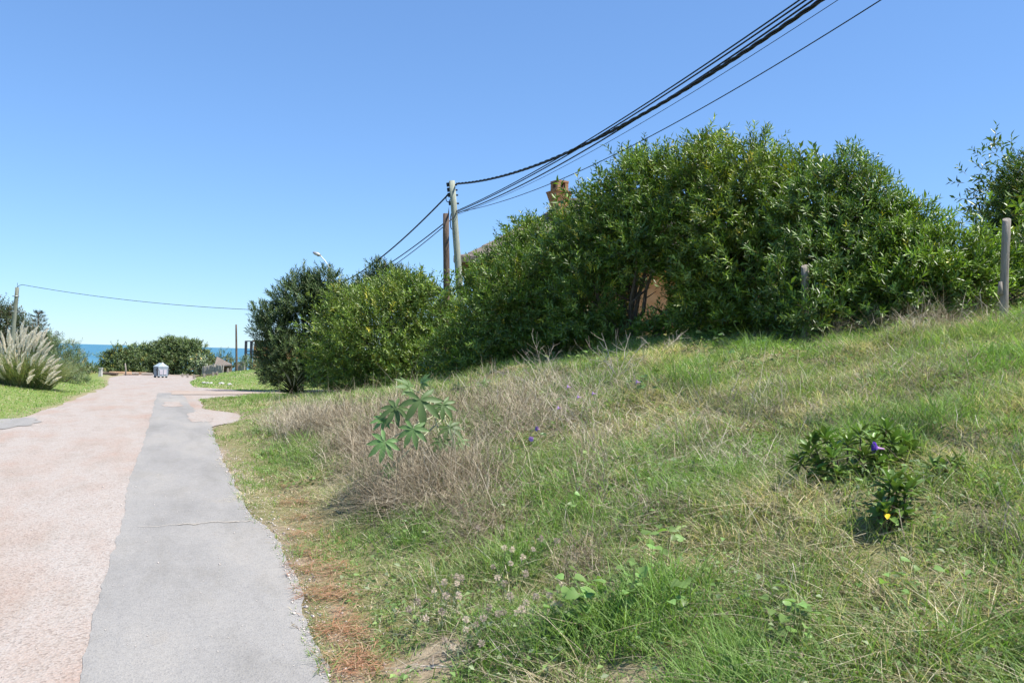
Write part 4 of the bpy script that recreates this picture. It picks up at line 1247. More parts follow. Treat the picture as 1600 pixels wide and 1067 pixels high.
for (px, py, r_, dn, yx, yz, fz) in ((657, 625, 44, -.25, .15, -1, .75), (620, 638, 34, -.15, -.8, -.8, .8), (692, 632, 28, 0, .3, -.9, .7), (646, 670, 32, -.35, -.1, -1, .8), (640, 605, 28, .1, -.4, .3, .9),
                                     (602, 690, 34, -.35, -.5, -1.0, 1.6), (610, 732, 20, -.35, -.3, -.8, 1.2), (702, 668, 28, -.1, .5, -.6, .8), (690, 690, 24, -.15, -.3, -.8, .9), (716, 690, 22, 0, .7, -.4, .9), (660, 598, 20, .15, .4, .6, .9), (600, 655, 24, -.1, -.9, -.5, .9)):
    p = at(px, py, cd + dn - .3)
    y = norm(_r0 * yx + np.array([0, 0, 1]) * yz * .8 + view * .35)
    z = norm(view * fz + np.array([0, 0, .9]) + _r0 * yx * -.1)
    put_leaf(pl[int(px) % 2], cast, p, y, z, r_ / FPX * cd)
    st_ = knot + (at(660, 612, cd + .1) - knot) * lr.uniform(0, .9)
    mbp.tube([st_, (st_ + p) / 2 + [0, 0, .01], p - z * .004], .0055, 6)
mbp.build("petiole", M['petiole'], cast, True)
cb2 = gp(735, 618)
c2 = thing("castor_plant", cb2, "young castor bean seedling with two pale leaves behind the dry stems", "plant")
mb = MB(); p1 = cb2 + [0, 0, .35]; mb.tube([cb2 - [0, 0, .05], p1], .008, 6); mb.build("stem", M['stem_green'], c2)
for px, py in ((755, 600), (718, 607)):
    p = at(px, py, depth(cb2)); put_leaf(pl[0], c2, p, norm(_r0 * (px - 735) * .02 + [0, 0, -.6]), norm(view + [0, 0, .8]), 20 / FPX * depth(cb2))

# ------------------------------------------------------------------ seed-head weeds
M['seed'] = mat_leaf("seed_fluff", rough=.9, trans=.3, base=(.56, .46, .37), tcol=(1, 1, 1), spec=.1)
M['weed'] = mat_leaf("grey_green_weed", rough=.6, trans=.2, base=(.16, .21, .12))
def seed_mesh():
    n = 90; d_ = rand_unit(n)
    V, F = leaf_cards(d_ * .004, d_, rand_unit(n), np.full(n, .0155) * rng.uniform(.8, 1.1, n), np.full(n, .0028), 0, .8)
    return mesh_np("seed_head", V, F, M['seed'])
seeds = [seed_mesh() for _ in range(3)]
weed_leaf = leaf_mesh("leaf", .05, .009, M['weed'], lambda t: max(.08, math.sin(math.pi * min(.98, t * .9 + .08))), .2, .3, 5)
def weed(base_px, heads, label, nleaf):
    b_ = gp(*base_px)
    t = thing("seed_head_weed", b_, label, "weed", "weeds with fluffy seed heads by the road")
    mb = MB()
    LV = []
    for (hx, hy) in heads:
        g_ = gp(hx, hy + 52); d_ = depth(g_)
        p = at(hx, hy, d_)
        p[2] = max(p[2], hz(p[0], p[1]) + .06)
        root = np.array([*(g_ * .65 + b_ * .35)[:2], 0]); root[2] = hz(root[0], root[1])
        mb.tube([root, (root + p) / 2 + lr.normal(size=3) * .012, p], .0016, 4)
        o = bpy.data.objects.new("seed_head", seeds[lr.integers(3)]); col.objects.link(o); o.parent = t
        o.location = p - b_; o.rotation_euler = lr.uniform(0, 6, 3); o.scale = [lr.uniform(.85, 1.25)] * 3
        for k in range(nleaf):
            tt_ = lr.uniform(.05, .85); q_ = root + (p - root) * tt_
            y = norm(np.array([lr.normal(), lr.normal(), .7])); LV.append((q_, y))
    P_ = np.array([a for a, _ in LV]); D_ = np.array([b for _, b in LV])
    V, F = leaf_cards(P_, D_, np.tile([[0, 0, 1.0]], (len(P_), 1)), lr.uniform(.03, .055, len(P_)), np.full(len(P_), .008), .2, .5)
    f = obj("foliage", mesh_np("foliage", V, F, M['weed']), t); f["kind"] = "stuff"
    mb.build("stem", M['weed'], t)
weed((690, 960), [(713, 900), (694, 909), (721, 903), (714, 911), (678, 922), (639, 951), (690, 955), (716, 930), (697, 930), (652, 940), (665, 965)], "fluffy seed-head weed nearest the asphalt, its heads crowded at the top", 9)
weed((740, 1000), [(728, 967), (744, 975), (728, 983), (695, 1000), (708, 1010), (752, 1005), (764, 948), (755, 965)], "lowest seed-head weed, at the edge of the bare patch", 8)
weed((820, 965), [(778, 958), (787, 956), (806, 957), (815, 952), (823, 941), (837, 932), (858, 930), (866, 942), (875, 942), (900, 942), (878, 913)], "widest seed-head weed with a loose row of heads, right of the other low ones", 6)
weed((800, 900), [(800, 858), (798, 880), (817, 870), (788, 855), (777, 902), (788, 911), (797, 930), (821, 896), (833, 858), (770, 885)], "upper seed-head weed with heads on tall bare stalks above the widest one", 4)
weed((765, 840), [(747, 823), (784, 823), (845, 841), (870, 844)], "sparse seed-head weed farthest up the bank beside the dry tangle", 3)

# ------------------------------------------------------------------ fallen pine needles along the verge
ords = ["nearest to the viewer", "second from the viewer", "third from the viewer", "fourth from the viewer", "fifth from the viewer", "sixth from the viewer", "seventh from the viewer", "eighth from the viewer", "ninth from the viewer", "tenth from the viewer", "farthest from the viewer"]
for i_, (px, py, rx, ry, n) in enumerate(((548, 1046, 40, 20, 200), (535, 990, 42, 14, 200), (505, 930, 42, 11, 230), (495, 892, 45, 11, 220), (478, 866, 18, 6, 70), (470, 838, 25, 5, 90), (470, 812, 28, 5, 80), (467, 789, 32, 5, 130), (443, 760, 14, 4, 60), (440, 737, 10, 3, 40), (432, 712, 14, 3, 50))):
    n = int(n * .62); rx = rx * lr.uniform(.8, 1.35)
    q_ = gp(px, py)
    pp = gps(px + lr.normal(size=n).clip(-1.5, 1.5) * rx * .6, py + lr.normal(size=n).clip(-1.4, 1.4) * ry * .65)
    pp[:, 2] += lr.uniform(.004, .05, n)
    a = lr.normal(size=n) * .7 + .2; D_ = np.stack([np.cos(a), np.sin(a), lr.normal(size=n) * .12], -1)
    V, F = leaf_cards(pp - D_ * .07 - q_, norm(D_), np.tile([[0, 0, 1.0]], (n, 1)), lr.uniform(.10, .19, n), np.full(n, .0036) * (1 + depth(q_) * .06), 0, .4)
    C_ = np.repeat(palette(n, [(.30, .14, .07), (.38, .19, .10), (.25, .115, .055), (.44, .28, .17)], .15), 4, 0)
    o = obj("pine_needle_pile", mesh_np("pine_needle_pile", V, F, M['needle_litter'], C_), None, q_)
    tag(o, "rust-brown pile of fallen pine needles on the verge, " + ords[i_], "pine needles", "piles of pine needles along the verge")
# ------------------------------------------------------------------ dead branches
def branch(px, py, tips, label, r=.007, mat='twig'):
    r = r * .62
    b_ = gp(px, py); d_ = depth(b_)
    t = thing("dead_branch", b_, label, "branch", "bleached dead branches on the bank")
    mb = MB()
    for (tx, ty, dz) in tips:
        p = at(tx, ty, d_ + dz)
        p[2] = max(p[2], hz(p[0], p[1]) + .02)
        tt_ = np.linspace(0, 1, 6)[:, None]
        pts = b_ + (p - b_) * tt_; pts[1:-1] += lr.normal(size=(4, 3)) * .018 * np.linalg.norm(p - b_)
        mb.tube(pts, np.linspace(r, r * .3, 6), 5)
        for k in (0, 1, 2, 0, 1):
            s_ = pts[2 + k]; L_ = np.linalg.norm(p - b_) * lr.uniform(.2, .4)
            e_ = s_ + norm(norm(p - b_) + lr.normal(size=3) * .6) * L_
            mb.tube([s_, (s_ + e_) / 2 + lr.normal(size=3) * .02, e_], [r * .5, r * .4, r * .2], 4)
    mb.build("twig", M[mat], t)
branch(965, 592, [(962, 515, 0), (915, 530, .2), (935, 545, .1), (1010, 530, .1), (985, 520, .3), (1005, 560, 0), (940, 520, .2)], "spreading bleached dead branch in the middle of the hedge foot", .009)
branch(1030, 552, [(1065, 520, .2), (1045, 530, 0), (1000, 525, .1), (1075, 515, .2)], "dead branch reaching right over the grass below the orange wall", .008)
branch(838, 600, [(790, 585, 0), (770, 580, .1), (810, 565, .3), (790, 600, -.1)], "pale dead branch lying left along the top of the bank", .009)
branch(850, 585, [(830, 520, .2), (865, 535, 0), (815, 545, .1), (878, 545, .2)], "upright thin dead branch before the dark gap of the hedge", .006)
branch(775, 620, [(750, 570, .2), (735, 590, .1), (790, 570, 0), (720, 600, .3)], "dead branch above the castor seedling", .007)
branch(1135, 635, [(1165, 590, 0), (1160, 575, .1), (1175, 648, -.1), (1200, 640, 0)], "forked dead stalk standing in the middle of the slope", .006)
branch(905, 660, [(878, 625, 0), (860, 640, -.1), (890, 640, .1), (850, 655, 0)], "dead stalk beside the trailing morning glory", .006)
branch(1075, 720, [(1035, 730, 0), (1020, 715, .1), (1060, 735, -.1), (1090, 730, 0)], "arching straw-coloured dead stalks in the middle of the slope", .005)
branch(790, 995, [(870, 955, 0), (850, 965, 0)], "straight dry stick lying among the seed-head weeds", .005)
branch(700, 1042, [(600, 1043, 0), (640, 1038, 0), (760, 1040, 0)], "grey stick lying on the bare patch at the bottom edge", .006)
branch(560, 860, [(650, 860, 0), (600, 845, .2)], "thin grey twig lying on the short verge grass", .004)
branch(725, 790, [(790, 765, 0), (820, 768, .1), (690, 785, 0), (770, 775, -.1)], "long dead stems bowed over beside the dry tangle", .006)
branch(1170, 760, [(1130, 760, 0), (1215, 745, 0), (1240, 765, 0)], "flattened straw-coloured stalks left of the glossy shrub", .004)
branch(900, 625, [(868, 590, .1), (925, 600, 0), (885, 585, .2), (850, 612, 0)], "tangled pale dead stalks left of the spreading dead branch", .007)
branch(1040, 690, [(1005, 668, 0), (1075, 660, .1), (1060, 705, -.1), (1020, 650, .1)], "pale dead stalks crossing in the upper middle of the slope", .006)
branch(470, 985, [(455, 1010, 0), (500, 968, 0)], "reddish twig lying over the asphalt edge", .003, 'stem_brown')

# ------------------------------------------------------------------ spiky plant at the foot of the pine
M['spiky'] = mat_leaf("dark_sword_leaf", rough=.6, spec=.12, trans=.05, base=(.014, .021, .010))
q_ = gp(458, 618); n = 90
t = thing("spiky_plant", q_, "dark spiky sword-leaved plant at the foot of the pine", "plant")
sw = leaf_mesh("leaf", 1.0, .075, M['spiky'], lambda t: max(.03, 1 - t ** 2.2), .3, .25, 6)
for k in range(70):
    a = k * 2.4; el = .25 + .95 * (k / 70)
    y = norm(np.array([math.cos(a) * math.cos(el), math.sin(a) * math.cos(el), math.sin(el)]))
    put_leaf(sw, t, q_ + np.array([math.cos(a), math.sin(a), 0]) * .05 + [0, 0, .02 + .14 * k / 70], y, np.array([0, 0, 1.0]), lr.uniform(.65, 1.0))

# ------------------------------------------------------------------ pampas grass on the left lawn
M['plume'] = mat_leaf("pampas_plume", rough=.9, trans=.5, tcol=(1, 1, .95), spec=.1)
M['pampas'] = mat_leaf("pampas_leaf", rough=.6, trans=.25)
pq = gp(38, 604); pd = depth(pq)
pam = thing("pampas_grass", pq, "large pampas grass clump with cream plumes on the left lawn", "pampas grass")
n = 2600
a = lr.uniform(0, 6.283, n); rr = .75 * np.sqrt(lr.random(n))
az_ = a + lr.normal(size=n) * .4
Pp = np.stack([pq[0] + rr * np.cos(a), pq[1] + rr * np.sin(a), np.zeros(n)], -1); Pp[:, 2] = H(Pp[:, 0], Pp[:, 1])
V, F, Cc = blades(Pp, lr.uniform(.8, 1.5, n), np.full(n, .016), np.abs(lr.normal(size=n)) * .25 + rr * .35, np.abs(lr.normal(size=n)) * .35 + .1, palette(n, [(.20, .26, .11), (.27, .30, .15), (.36, .34, .20), (.15, .21, .085)], .15), 5, .35, az_)
f = obj("foliage", mesh_np("foliage", V, F, M['pampas'], Cc), pam)
def plume_mesh(sd):
    n = 420; r = np.random.default_rng(sd)
    t_ = r.random(n) ** .85
    P_ = np.stack([t_ * t_ * .14, np.zeros(n), t_ * .62], -1)
    a = r.uniform(0, 6.283, n)
    D_ = norm(np.stack([np.cos(a) * .5 * r.uniform(.5, 1.3, n), np.sin(a) * .5 * r.uniform(.5, 1.3, n), np.full(n, 1.0)], -1))
    L_ = .15 * (.25 + np.sin(np.pi * (t_ * .8 + .05)) ** 1.3) * (1.15 - .75 * t_)
    V, F = leaf_cards(P_, D_, norm(r.normal(size=(n, 3))), L_, np.full(n, .011), 0, .5)
    c = np.array([.95, .90, .79]) * r.uniform(.8, 1.15, (n, 1))
    return mesh_np("plume", V, F, M['plume'], np.repeat(c, 4, 0))
pms = [plume_mesh(k) for k in range(4)]
mbs = MB()
for (px, py) in ((5, 560), (12, 545), (20, 535), (26, 528), (33, 520), (38, 524), (44, 530), (50, 525), (56, 532), (62, 530), (60, 542), (52, 540), (45, 545), (36, 540), (30, 548), (24, 552), (14, 560), (8, 548), (2, 535), (-6, 545), (66, 552), (72, 560), (78, 565), (82, 572), (74, 574), (68, 568), (80, 582), (70, 590), (77, 592), (64, 575), (45, 580), (43, 590), (20, 568), (10, 575), (-4, 560), (-10, 535), (-18, 545), (35, 558), (55, 555), (28, 565), (48, 562), (16, 530), (9, 532), (0, 550), (6, 567), (22, 543), (28, 536), (41, 536), (47, 537), (57, 546), (40, 550), (65, 545), (34, 531), (-2, 568), (16, 552), (52, 533), (18, 541), (70, 567), (60, 562), (73, 583), (8, 583), (30, 575)):
    p = at(px, py + 10, pd - .1 - 1.1 * (py - 515) / 75 + lr.normal() * .2)
    ctr = pq + np.array([0, 0, .4]); dv = norm(p - ctr)
    s_ = lr.uniform(.72, 1.05)
    base = p
    mbs.tube([pq + np.array([dv[0] * .3, dv[1] * .3, .1]), (ctr + p) / 2 + [0, 0, .08], p], .007, 4)
    o = bpy.data.objects.new("plume", pms[lr.integers(4)]); col.objects.link(o); o.parent = pam
    o.location = p - pq
    o.rotation_euler = Vector(norm(dv + [0, 0, .7])).to_track_quat('Z', 'Y').to_euler(); o.scale = (s_, s_, s_)
mbs.build("stalk", M['stem_green'], pam)

# ------------------------------------------------------------------ trees and bushes left and far
SOFT = [(.105, .16, .065), (.135, .19, .085), (.17, .20, .10), (.08, .125, .055)]
def dl(px, py, d, r): return (at(px, py, d), r)
bush("tamarisk_bush", [dl(85, 585, 36, .75), dl(105, 575, 36, .85), dl(120, 590, 35.5, .55), dl(95, 555, 37, .75), dl(118, 562, 37, .45), dl(78, 560, 37, .6), dl(70, 540, 38, .6), dl(100, 600, 35, .4)], "feathery grey-green bush right of the pampas grass", "bush", dens=42, nleaf=10, slen=.3, L=.13, W=.03, cols=SOFT, mat='far_leaf', r0=.05)
bush("low_bush", [dl(140, 578, 70, .6), dl(150, 580, 70, .5), dl(128, 576, 70, .7)], "low green bush beside the road end, left of the sea gap", "bush", dens=24, nleaf=10, slen=.4, L=.2, W=.06, cols=ACACIA, mat='far_leaf', r0=.03)
DK = [(.045, .07, .03), (.06, .09, .04), (.10, .09, .05), (.075, .10, .045)]
bush("dark_tree", [dl(5, 505, 62, 1.2), dl(-15, 495, 62, 1.5), dl(20, 510, 62, 1.0), dl(12, 488, 62, .6), dl(35, 515, 62, .8), dl(0, 540, 62, 1.6), dl(40, 540, 62, 1.2)], "dark olive tree behind the left utility pole", "tree", dens=18, nleaf=9, slen=.6, L=.24, W=.07, cols=DK, mat='far_leaf', r0=.12)
bush("bushy_tree", [dl(60, 545, 58, 1.1), dl(75, 535, 58, .7), dl(55, 525, 58, .7)], "reddish green bushy tree between the pampas and the araucaria", "tree", dens=18, nleaf=9, slen=.5, L=.22, W=.06, cols=DK + [(.14, .10, .07)], mat='far_leaf', r0=.1)
# araucaria: whorls of level branches
ab = at(59, 560, 85); ab[2] = hz(ab[0], ab[1]) - .2
ar = thing("araucaria_tree", ab, "dark araucaria with level branch tiers behind the left bushes", "tree")
tp = at(60, 488, 85)
mb = MB(); mb.tube([ab, (ab + tp) / 2, tp], [.16, .12, .04], 8)
PP_, DD_ = [], []
for k in range(7):
    zc_ = tp[2] - .15 - k * .42; rad = .35 + .24 * k if k < 4 else 1.2
    for j in range(6):
        a = j * 1.047 + k * .5
        c = np.array([tp[0], tp[1], zc_]); e_ = c + np.array([math.cos(a) * rad, math.sin(a) * rad, .18])
        mb.tube([c, (c + e_) / 2 + [0, 0, -.05], e_], [.03, .025, .012], 5)
        for m_ in range(9):
            tt_ = lr.uniform(.35, 1); PP_.append(c + (e_ - c) * tt_ + lr.normal(size=3) * .07); DD_.append(norm(np.array([math.cos(a), math.sin(a), .7]) + lr.normal(size=3) * .4))
V, F, Cc = sprays(np.array(PP_), np.array(DD_), 8, .26, .12, .05, [(.03, .05, .03), (.04, .065, .035)])
obj("crown", mesh_np("crown", V, F, M['far_leaf'], Cc), ar)
mb.build("trunk", M['bark'], ar, True)

FAR = [(.105, .16, .055), (.125, .185, .065), (.085, .13, .05), (.15, .205, .085)]
far_specs = [
    ([dl(172, 565, 90, 1.2), dl(165, 575, 90, .8), dl(185, 555, 90, 1.1), dl(185, 575, 89, .9), dl(172, 583, 89, .8), dl(188, 583, 88.5, .8)], "rounded dark bush at the left end of the row before the sea"),
    ([dl(205, 560, 90, 1.2), dl(212, 552, 91, .95), dl(205, 575, 89, .9), dl(222, 568, 89, 1.0), dl(210, 583, 88.5, .8), dl(225, 583, 88.5, .8)], "rounded bush second from the left in the row before the sea"),
    ([dl(240, 560, 91, 1.3), dl(230, 550, 92, .9), dl(250, 548, 92, 1.2), dl(248, 570, 89.5, 1.0), dl(240, 583, 89.5, .8), dl(258, 583, 89, .8)], "bush right behind the grey waste container"),
    ([dl(270, 548, 90, 1.5), dl(262, 540, 91, 1.0), dl(285, 545, 90, 1.2), dl(275, 567, 88.5, 1.1), dl(255, 560, 89, 1.0), dl(275, 583, 88, .9), dl(265, 580, 88.5, .9)], "tallest rounded bush of the row before the sea"),
    ([dl(305, 555, 88, 1.4), dl(298, 545, 89, 1.0), dl(318, 562, 88, 1.0), dl(298, 570, 87, 1.0), dl(328, 568, 88, .6), dl(300, 580, 86.5, .8), dl(318, 577, 86.5, .7)], "rounded bush at the right end of the row before the sea")]
for lobs, lab in far_specs:
    bush("coastal_bush", lobs, lab, "bush", dens=24, nleaf=8, slen=.4, L=.24, W=.10, cols=FAR, mat='far_leaf', r0=.07, group="rounded bushes before the sea", lump=.15)
bush("pale_shrub", [dl(310, 562, 80, .55), dl(318, 568, 80, .5), dl(308, 574, 80, .45), dl(316, 577, 80, .35)], "pale broad-leaved shrub at the left end of the stake fence", "shrub", dens=26, nleaf=7, slen=.35, L=.24, W=.13, cols=[(.24, .31, .20), (.30, .36, .26), (.18, .25, .13)], mat='far_leaf', r0=.03)
bush("low_bush", [dl(350, 562, 82, .8), dl(357, 570, 82, .55), dl(366, 572, 82, .5)], "low olive bush behind the thatched hut", "bush", dens=22, nleaf=8, slen=.4, L=.2, W=.07, cols=SOFT, mat='far_leaf', r0=.03)
bush("low_bush", [dl(395, 572, 66, .55), dl(408, 570, 66, .6), dl(420, 568, 64, .7), dl(380, 565, 70, .45)], "low green bushes in front of the beach house", "bush", dens=24, nleaf=8, slen=.35, L=.18, W=.06, cols=SOFT, mat='far_leaf', r0=.03)

# ------------------------------------------------------------------ far right lawn: fence, hut, pole, beach house
M['stake'] = mat_plain("grey_stakes", (.26, .24, .21), (.42, .39, .34), 4, .9)
def stake_fence(pa, pb_, d0, d1, n, hgt, label):
    A, Bq = at(pa[0], pa[1], d0), at(pb_[0], pb_[1], d1)
    A[2] = hz(A[0], A[1]); Bq[2] = hz(Bq[0], Bq[1])
    t = thing("stake_fence", A, label, "fence")
    mbx = MB(); mbx.tube([(0, 0, -.1), (0, 0, .5), (0, 0, 1.0)], [.05, .048, .03], 6); me = mbx.mesh("stake", M['stake'])
    for k in range(n):
        p = A + (Bq - A) * (k / (n - 1)); p[2] = hz(p[0], p[1])
        o = bpy.data.objects.new("stake", me); col.objects.link(o); o.parent = t
        o.location = p - A; o.scale = (1.5, 1.5, hgt * lr.uniform(.85, 1.12)); o.rotation_euler = (lr.normal() * .04, lr.normal() * .04, lr.uniform(0, 6))
    mbx = MB(); up = np.array([0, 0, hgt * .65])
    mbx.tube([A + up, (A + Bq) / 2 + up + [0, 0, hz(*((A + Bq) / 2)[:2]) - ((A + Bq) / 2)[2]], Bq + up], .03, 6); mbx.build("rail", M['stake'], t)
stake_fence((317, 580), (348, 577), 78, 77, 26, .85, "grey wooden stake fence beside the thatched hut")
stake_fence((368, 575), (382, 573), 74, 73, 12, .75, "short grey stake fence piece right of the hut")
hc = at(349, 572, 80); hc[2] = hz(hc[0], hc[1])
hut = thing("thatched_hut", hc, "low grey thatched hut behind the stake fence", "hut")
zt = at(340, 557, 80)[2]
mb = MB()
rid = [at(339, 557, 80), at(345, 560, 80)]; ev = [at(335, 571, 78.8), at(362, 570, 78.8), at(362, 569, 82), at(335, 570, 82)]
mb.add(ev + rid, [(0, 1, 5, 4), (1, 2, 5), (2, 3, 4, 5), (3, 0, 4)]); mb.add([e_ - [0, 0, .12] for e_ in ev] + ev, [(0, 1, 5, 4), (1, 2, 6, 5), (2, 3, 7, 6), (3, 0, 4, 7), (3, 2, 1, 0)])
mb.build("roof", M['thatch'], hut)
mb = MB(); mb.box((hc[0], hc[1], (hc[2] + ev[0][2]) / 2 - .2), (1.3, 1.3, max(.3, ev[0][2] - hc[2] + .2)), YAW * -1); mb.build("wall", M['wood_dark'], hut)
tq = at(369, 507, 72); bq = at(370, 578, 72)
pole("thin_pole", tq, bq, .07, .10, 'wood_dark', "thin dark bare pole on the lawn before the sea", "pole")
M['steel_dark'] = mat_plain("dark_painted_steel", (.05, .055, .065), None, rough=.6)
bh = at(392, 570, 76); bh[2] = hz(bh[0], bh[1])
bho = thing("beach_house", bh, "beach house with dark open steel frame and orange wall, beside the pine", "house")
zt_ = at(390, 533, 76)[2]; zr_ = at(390, 549, 76)[2]
for dx in (-.45, .05, .95):
    for dy in (0, 1.5):
        mb = MB(); p = bh + _r0 * dx + np.array([0, dy, 0]); mb.box((p[0], p[1], (zt_ + p[2] - .4) / 2), (.11, .11, zt_ - p[2] + .4), -YAW); mb.build("post", M['steel_dark'], bho)
for z_ in (zt_, zr_, zr_ - .28):
    mb = MB(); c = bh + _r0 * .3; mb.box((c[0], c[1], z_), (1.6, .09, .08), -YAW); mb.box((c[0], c[1] + 1.5, z_), (1.6, .09, .08), -YAW); mb.build("beam", M['steel_dark'], bho)
for k in range(7):
    mb = MB(); p = bh + _r0 * (-.3 + k * .2); mb.box((p[0], p[1], zr_ - .55), (.04, .04, .6), -YAW); mb.build("baluster", M['lamp_white'], bho)
c = bh + _r0 * 2.6 + np.array([0, 1.6, 0]); zw = at(410, 541, 76)[2]
mb = MB(); mb.box((c[0], c[1], (zw + bh[2] - .5) / 2), (3.6, 3.0, zw - bh[2] + .5), -YAW); mb.build("wall", M['orange_wall'], bho)
mb = MB(); mb.box((c[0], c[1], zt_ + .02), (3.8, 3.2, .18), -YAW); mb.box((c[0], c[1], (zt_ + zw) / 2), (3.5, 2.9, zt_ - zw), -YAW); mb.build("upper_storey", M['wood_dark'], bho)
# low rail with stubby posts and white stones on the lawn
M['white_stone'] = mat_plain("whitewashed_stone", (.52, .50, .46), (.40, .385, .36), 6, .9)
stub = MB().box((0, 0, .14), (.15, .15, .32), 0, .9).mesh("post", M['wood_grey'])
ra_ = thing("low_rail", gp(302, 594), "low wooden rail on stubby posts across the far lawn", "rail")
rp = []
for (px, py) in ((285, 589), (293, 590), (303, 591.5), (319, 589.5), (333, 587.5), (339, 586.5), (356, 582.5)):
    q_ = gp(px, py); rp.append(q_); o = bpy.data.objects.new("post", stub); col.objects.link(o); o.parent = ra_; o.location = q_ - np.array(ra_.location); o.scale = (1.2, 1.2, 1.0 if px != 356 else 1.3)
for i_ in (2, 3, 4):
    mb = MB(); mb.tube([rp[i_] + [0, 0, .13], (rp[i_] + rp[i_ + 1]) / 2 + [0, 0, .15], rp[i_ + 1] + [0, 0, .13]], .05, 6); mb.build("rail", M['wood_dark'], ra_)
rockm = []
for k in range(3):
    mb = MB(); V_ = rand_unit(14); 
    import bmesh
    bm = bmesh.new(); bmesh.ops.create_icosphere(bm, subdivisions=1, radius=.5)
    for v_ in bm.verts: v_.co *= lr.uniform(.75, 1.2); v_.co.z *= .7
    me = bpy.data.meshes.new("stone"); bm.to_mesh(me); bm.free(); me.materials.append(M['white_stone']); rockm.append(me)
for i_, (px, py, s_) in enumerate(((319, 599, .28), (324, 599.5, .25), (330, 599.5, .22), (346, 600, .3), (348, 600.5, .25), (359, 601.5, .25), (363, 580.5, .4))):
    q_ = gp(px, py); o = bpy.data.objects.new("white_stone", rockm[i_ % 3]); col.objects.link(o); o.location = q_ + [0, 0, .05 * s_]; o.scale = (s_, s_, s_); o.rotation_euler = (0, 0, i_)
    tag(o, ["leftmost of the white stones edging the far lawn", "second white stone from the left edging the far lawn", "third white stone from the left edging the far lawn", "left one of the close pair of white stones", "right one of the close pair of white stones", "rightmost of the white stones edging the far lawn", "single white stone high on the far lawn by the last rail post"][i_], "stone", "white stones on the far lawn")

# ------------------------------------------------------------------ waste container
M['bin'] = mat_plain("grey_blue_container", (.22, .27, .31), (.29, .335, .37), 3, .5, spec=.4)
M['bin_lid'] = mat_plain("pale_blue_lid", (.32, .38, .41), (.38, .44, .47), 3, .45)
M['bin_mark'] = mat_plain("pale_smeared_paint", (.46, .43, .46), (.36, .33, .37), 4, .7)
M['rubber'] = mat_plain("black_rubber", (.02, .02, .02))
bq = gp(251, 590); bd_ = depth(bq)
k_ = bd_ / FPX * 21      # about 21 px wide in the photograph
bino = thing("waste_container", bq, "grey-blue waste container with peaked lid at the end of the road", "waste container")
rz = R(34)
def bpart(nm, mat, mbx, parent=None):
    return obj(nm, mbx.mesh(nm, mat), parent or bino, (0, 0, 0))
w_, d_, h_ = k_ * .82, k_ * .60, k_ * .66
mb = MB(); mb.box((0, 0, h_ / 2 + .12), (w_ * .94, d_ * .94, h_), rz, 1.06); bpart("body", M['bin'], mb)
mb = MB(); mb.box((0, 0, h_ + .14), (w_ * 1.04, d_ * 1.04, .07), rz); bpart("rim", M['bin'], mb)
cz_, sz_ = math.cos(rz), math.sin(rz)
def lr_(x, y, z): return (x * cz_ - y * sz_, x * sz_ + y * cz_, z)
z0 = h_ + .18; zt2 = h_ + .18 + k_ * .27
for s_ in (-1, 1):
    mb = MB(); P_ = [lr_(s_ * w_ * .52, -d_ * .52, z0), lr_(s_ * w_ * .52, d_ * .52, z0), lr_(s_ * w_ * .04, d_ * .30, zt2), lr_(s_ * w_ * .04, -d_ * .30, zt2), lr_(s_ * w_ * .04, -d_ * .5, z0), lr_(s_ * w_ * .04, d_ * .5, z0)]
    mb.add(P_, [(0, 1, 2, 3), (0, 3, 4), (1, 5, 2), (0, 4, 5, 1), (4, 3, 2, 5)]); bpart("lid_half", M['bin_lid'], mb)
mb = MB(); mb.add([lr_(-w_ * .045, -d_ * .54, z0), lr_(w_ * .045, -d_ * .54, z0), lr_(w_ * .045, -d_ * .32, zt2 + .03), lr_(-w_ * .045, -d_ * .32, zt2 + .03), lr_(-w_ * .045, d_ * .32, zt2 + .03), lr_(w_ * .045, d_ * .32, zt2 + .03), lr_(w_ * .045, d_ * .54, z0), lr_(-w_ * .045, d_ * .54, z0)], [(0, 1, 2, 3), (3, 2, 5, 4), (4, 5, 6, 7)]); bpart("lid_spine", M['lamp_white'], mb)
for sx in (-1, 1):
    for sy in (-1, 1):
        p = lr_(sx * w_ * .38, sy * d_ * .38, .08); mb = MB(); q0 = np.array(p); ax = np.array([-sz_, cz_, 0]) * .04; mb.tube([q0 - ax, q0 + ax], .085, 10); bpart("wheel", M['rubber'], mb)
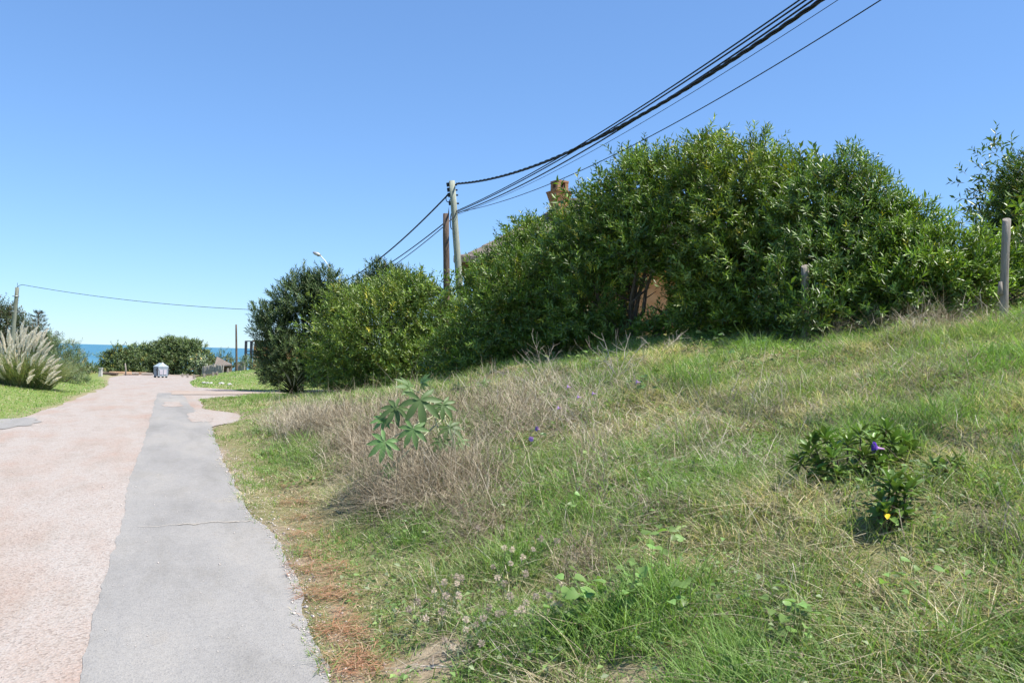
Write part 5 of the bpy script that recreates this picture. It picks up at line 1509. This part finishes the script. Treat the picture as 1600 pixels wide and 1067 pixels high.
for sx in (-1, 1):
    mb = MB(); mb.box(lr_(sx * (w_ * .5 + .02), -d_ * .40, h_ * .55 + .1), (.08, .10, h_ * .8), rz); mb.box(lr_(sx * (w_ * .5 + .05), -d_ * .40, h_ * .9), (.16, .12, .1), rz); bpart("lifting_arm", M['steel_dark'], mb)
for fx in (-.2, .18):
    mb = MB(); mb.box(lr_(fx * w_, -d_ * .5 - .012, h_ * .5 + .1), (w_ * .30, .012, h_ * .55), rz); bpart("paint_smear", M['bin_mark'], mb)

# debris at the road end: boards, stumps, spoil
M['board'] = mat_plain("raw_orange_board", (.50, .30, .17), (.62, .42, .27), 4, .8)
for i_, (px, py, ln, rz_, m_, lab) in enumerate(((188, 585, 1.9, .2, 'board', "orange-brown board lying at the road end before the bushes"), (172, 586, 1.5, -.3, 'wood_dark', "dark log at the left end of the debris row"), (205, 585.5, 1.3, .5, 'wood_grey', "grey log right of the upright stake in the debris"), (218, 585.5, 1.2, -.2, 'board', "short pale plank in the middle of the debris row"), (230, 586, 1.0, .3, 'wood_grey', "short grey log next to the waste container"))):
    q_ = gp(px, py); mb = MB(); u_ = np.array([math.cos(rz_ - YAW), math.sin(rz_ - YAW), .03])
    for k in range(2 if m_ == 'board' else 1):
        o_ = np.array([0, 0, .08 + k * .13])
        if m_ == 'board': mb.box(o_, (ln, .45, .08), rz_ - YAW + k * .3)
        else: mb.tube([-u_ * ln / 2 + o_, o_ + [0, .03, .02], u_ * ln / 2 + o_], [.14, .15, .12], 9)
    tag(obj("log" if m_ != 'board' else "plank", mb.mesh("log", M[m_]), None, q_), lab, "log" if m_ != 'board' else "plank", "boards and logs at the road end")
q_ = gp(196, 586)
mb = MB(); mb.tube([(0, 0, -.2), (.02, 0, .5), (-.06, .02, 1.05)], [.07, .065, .05], 8)
tag(obj("stake", mb.mesh("stake", M['wood_grey'], True), None, q_), "single upright wooden stake at the road end before the bushes", "stake")
q_ = gp(157, 588)
mb = MB(); mb.box((0, 0, .25), (.22, .22, .62), -YAW, .85); mb.box((0, 0, .58), (.25, .25, .07), -YAW)
tag(obj("stone_marker", mb.mesh("stone_marker", M['white_stone']), None, q_), "small whitish stone marker at the gap to the sea", "marker")
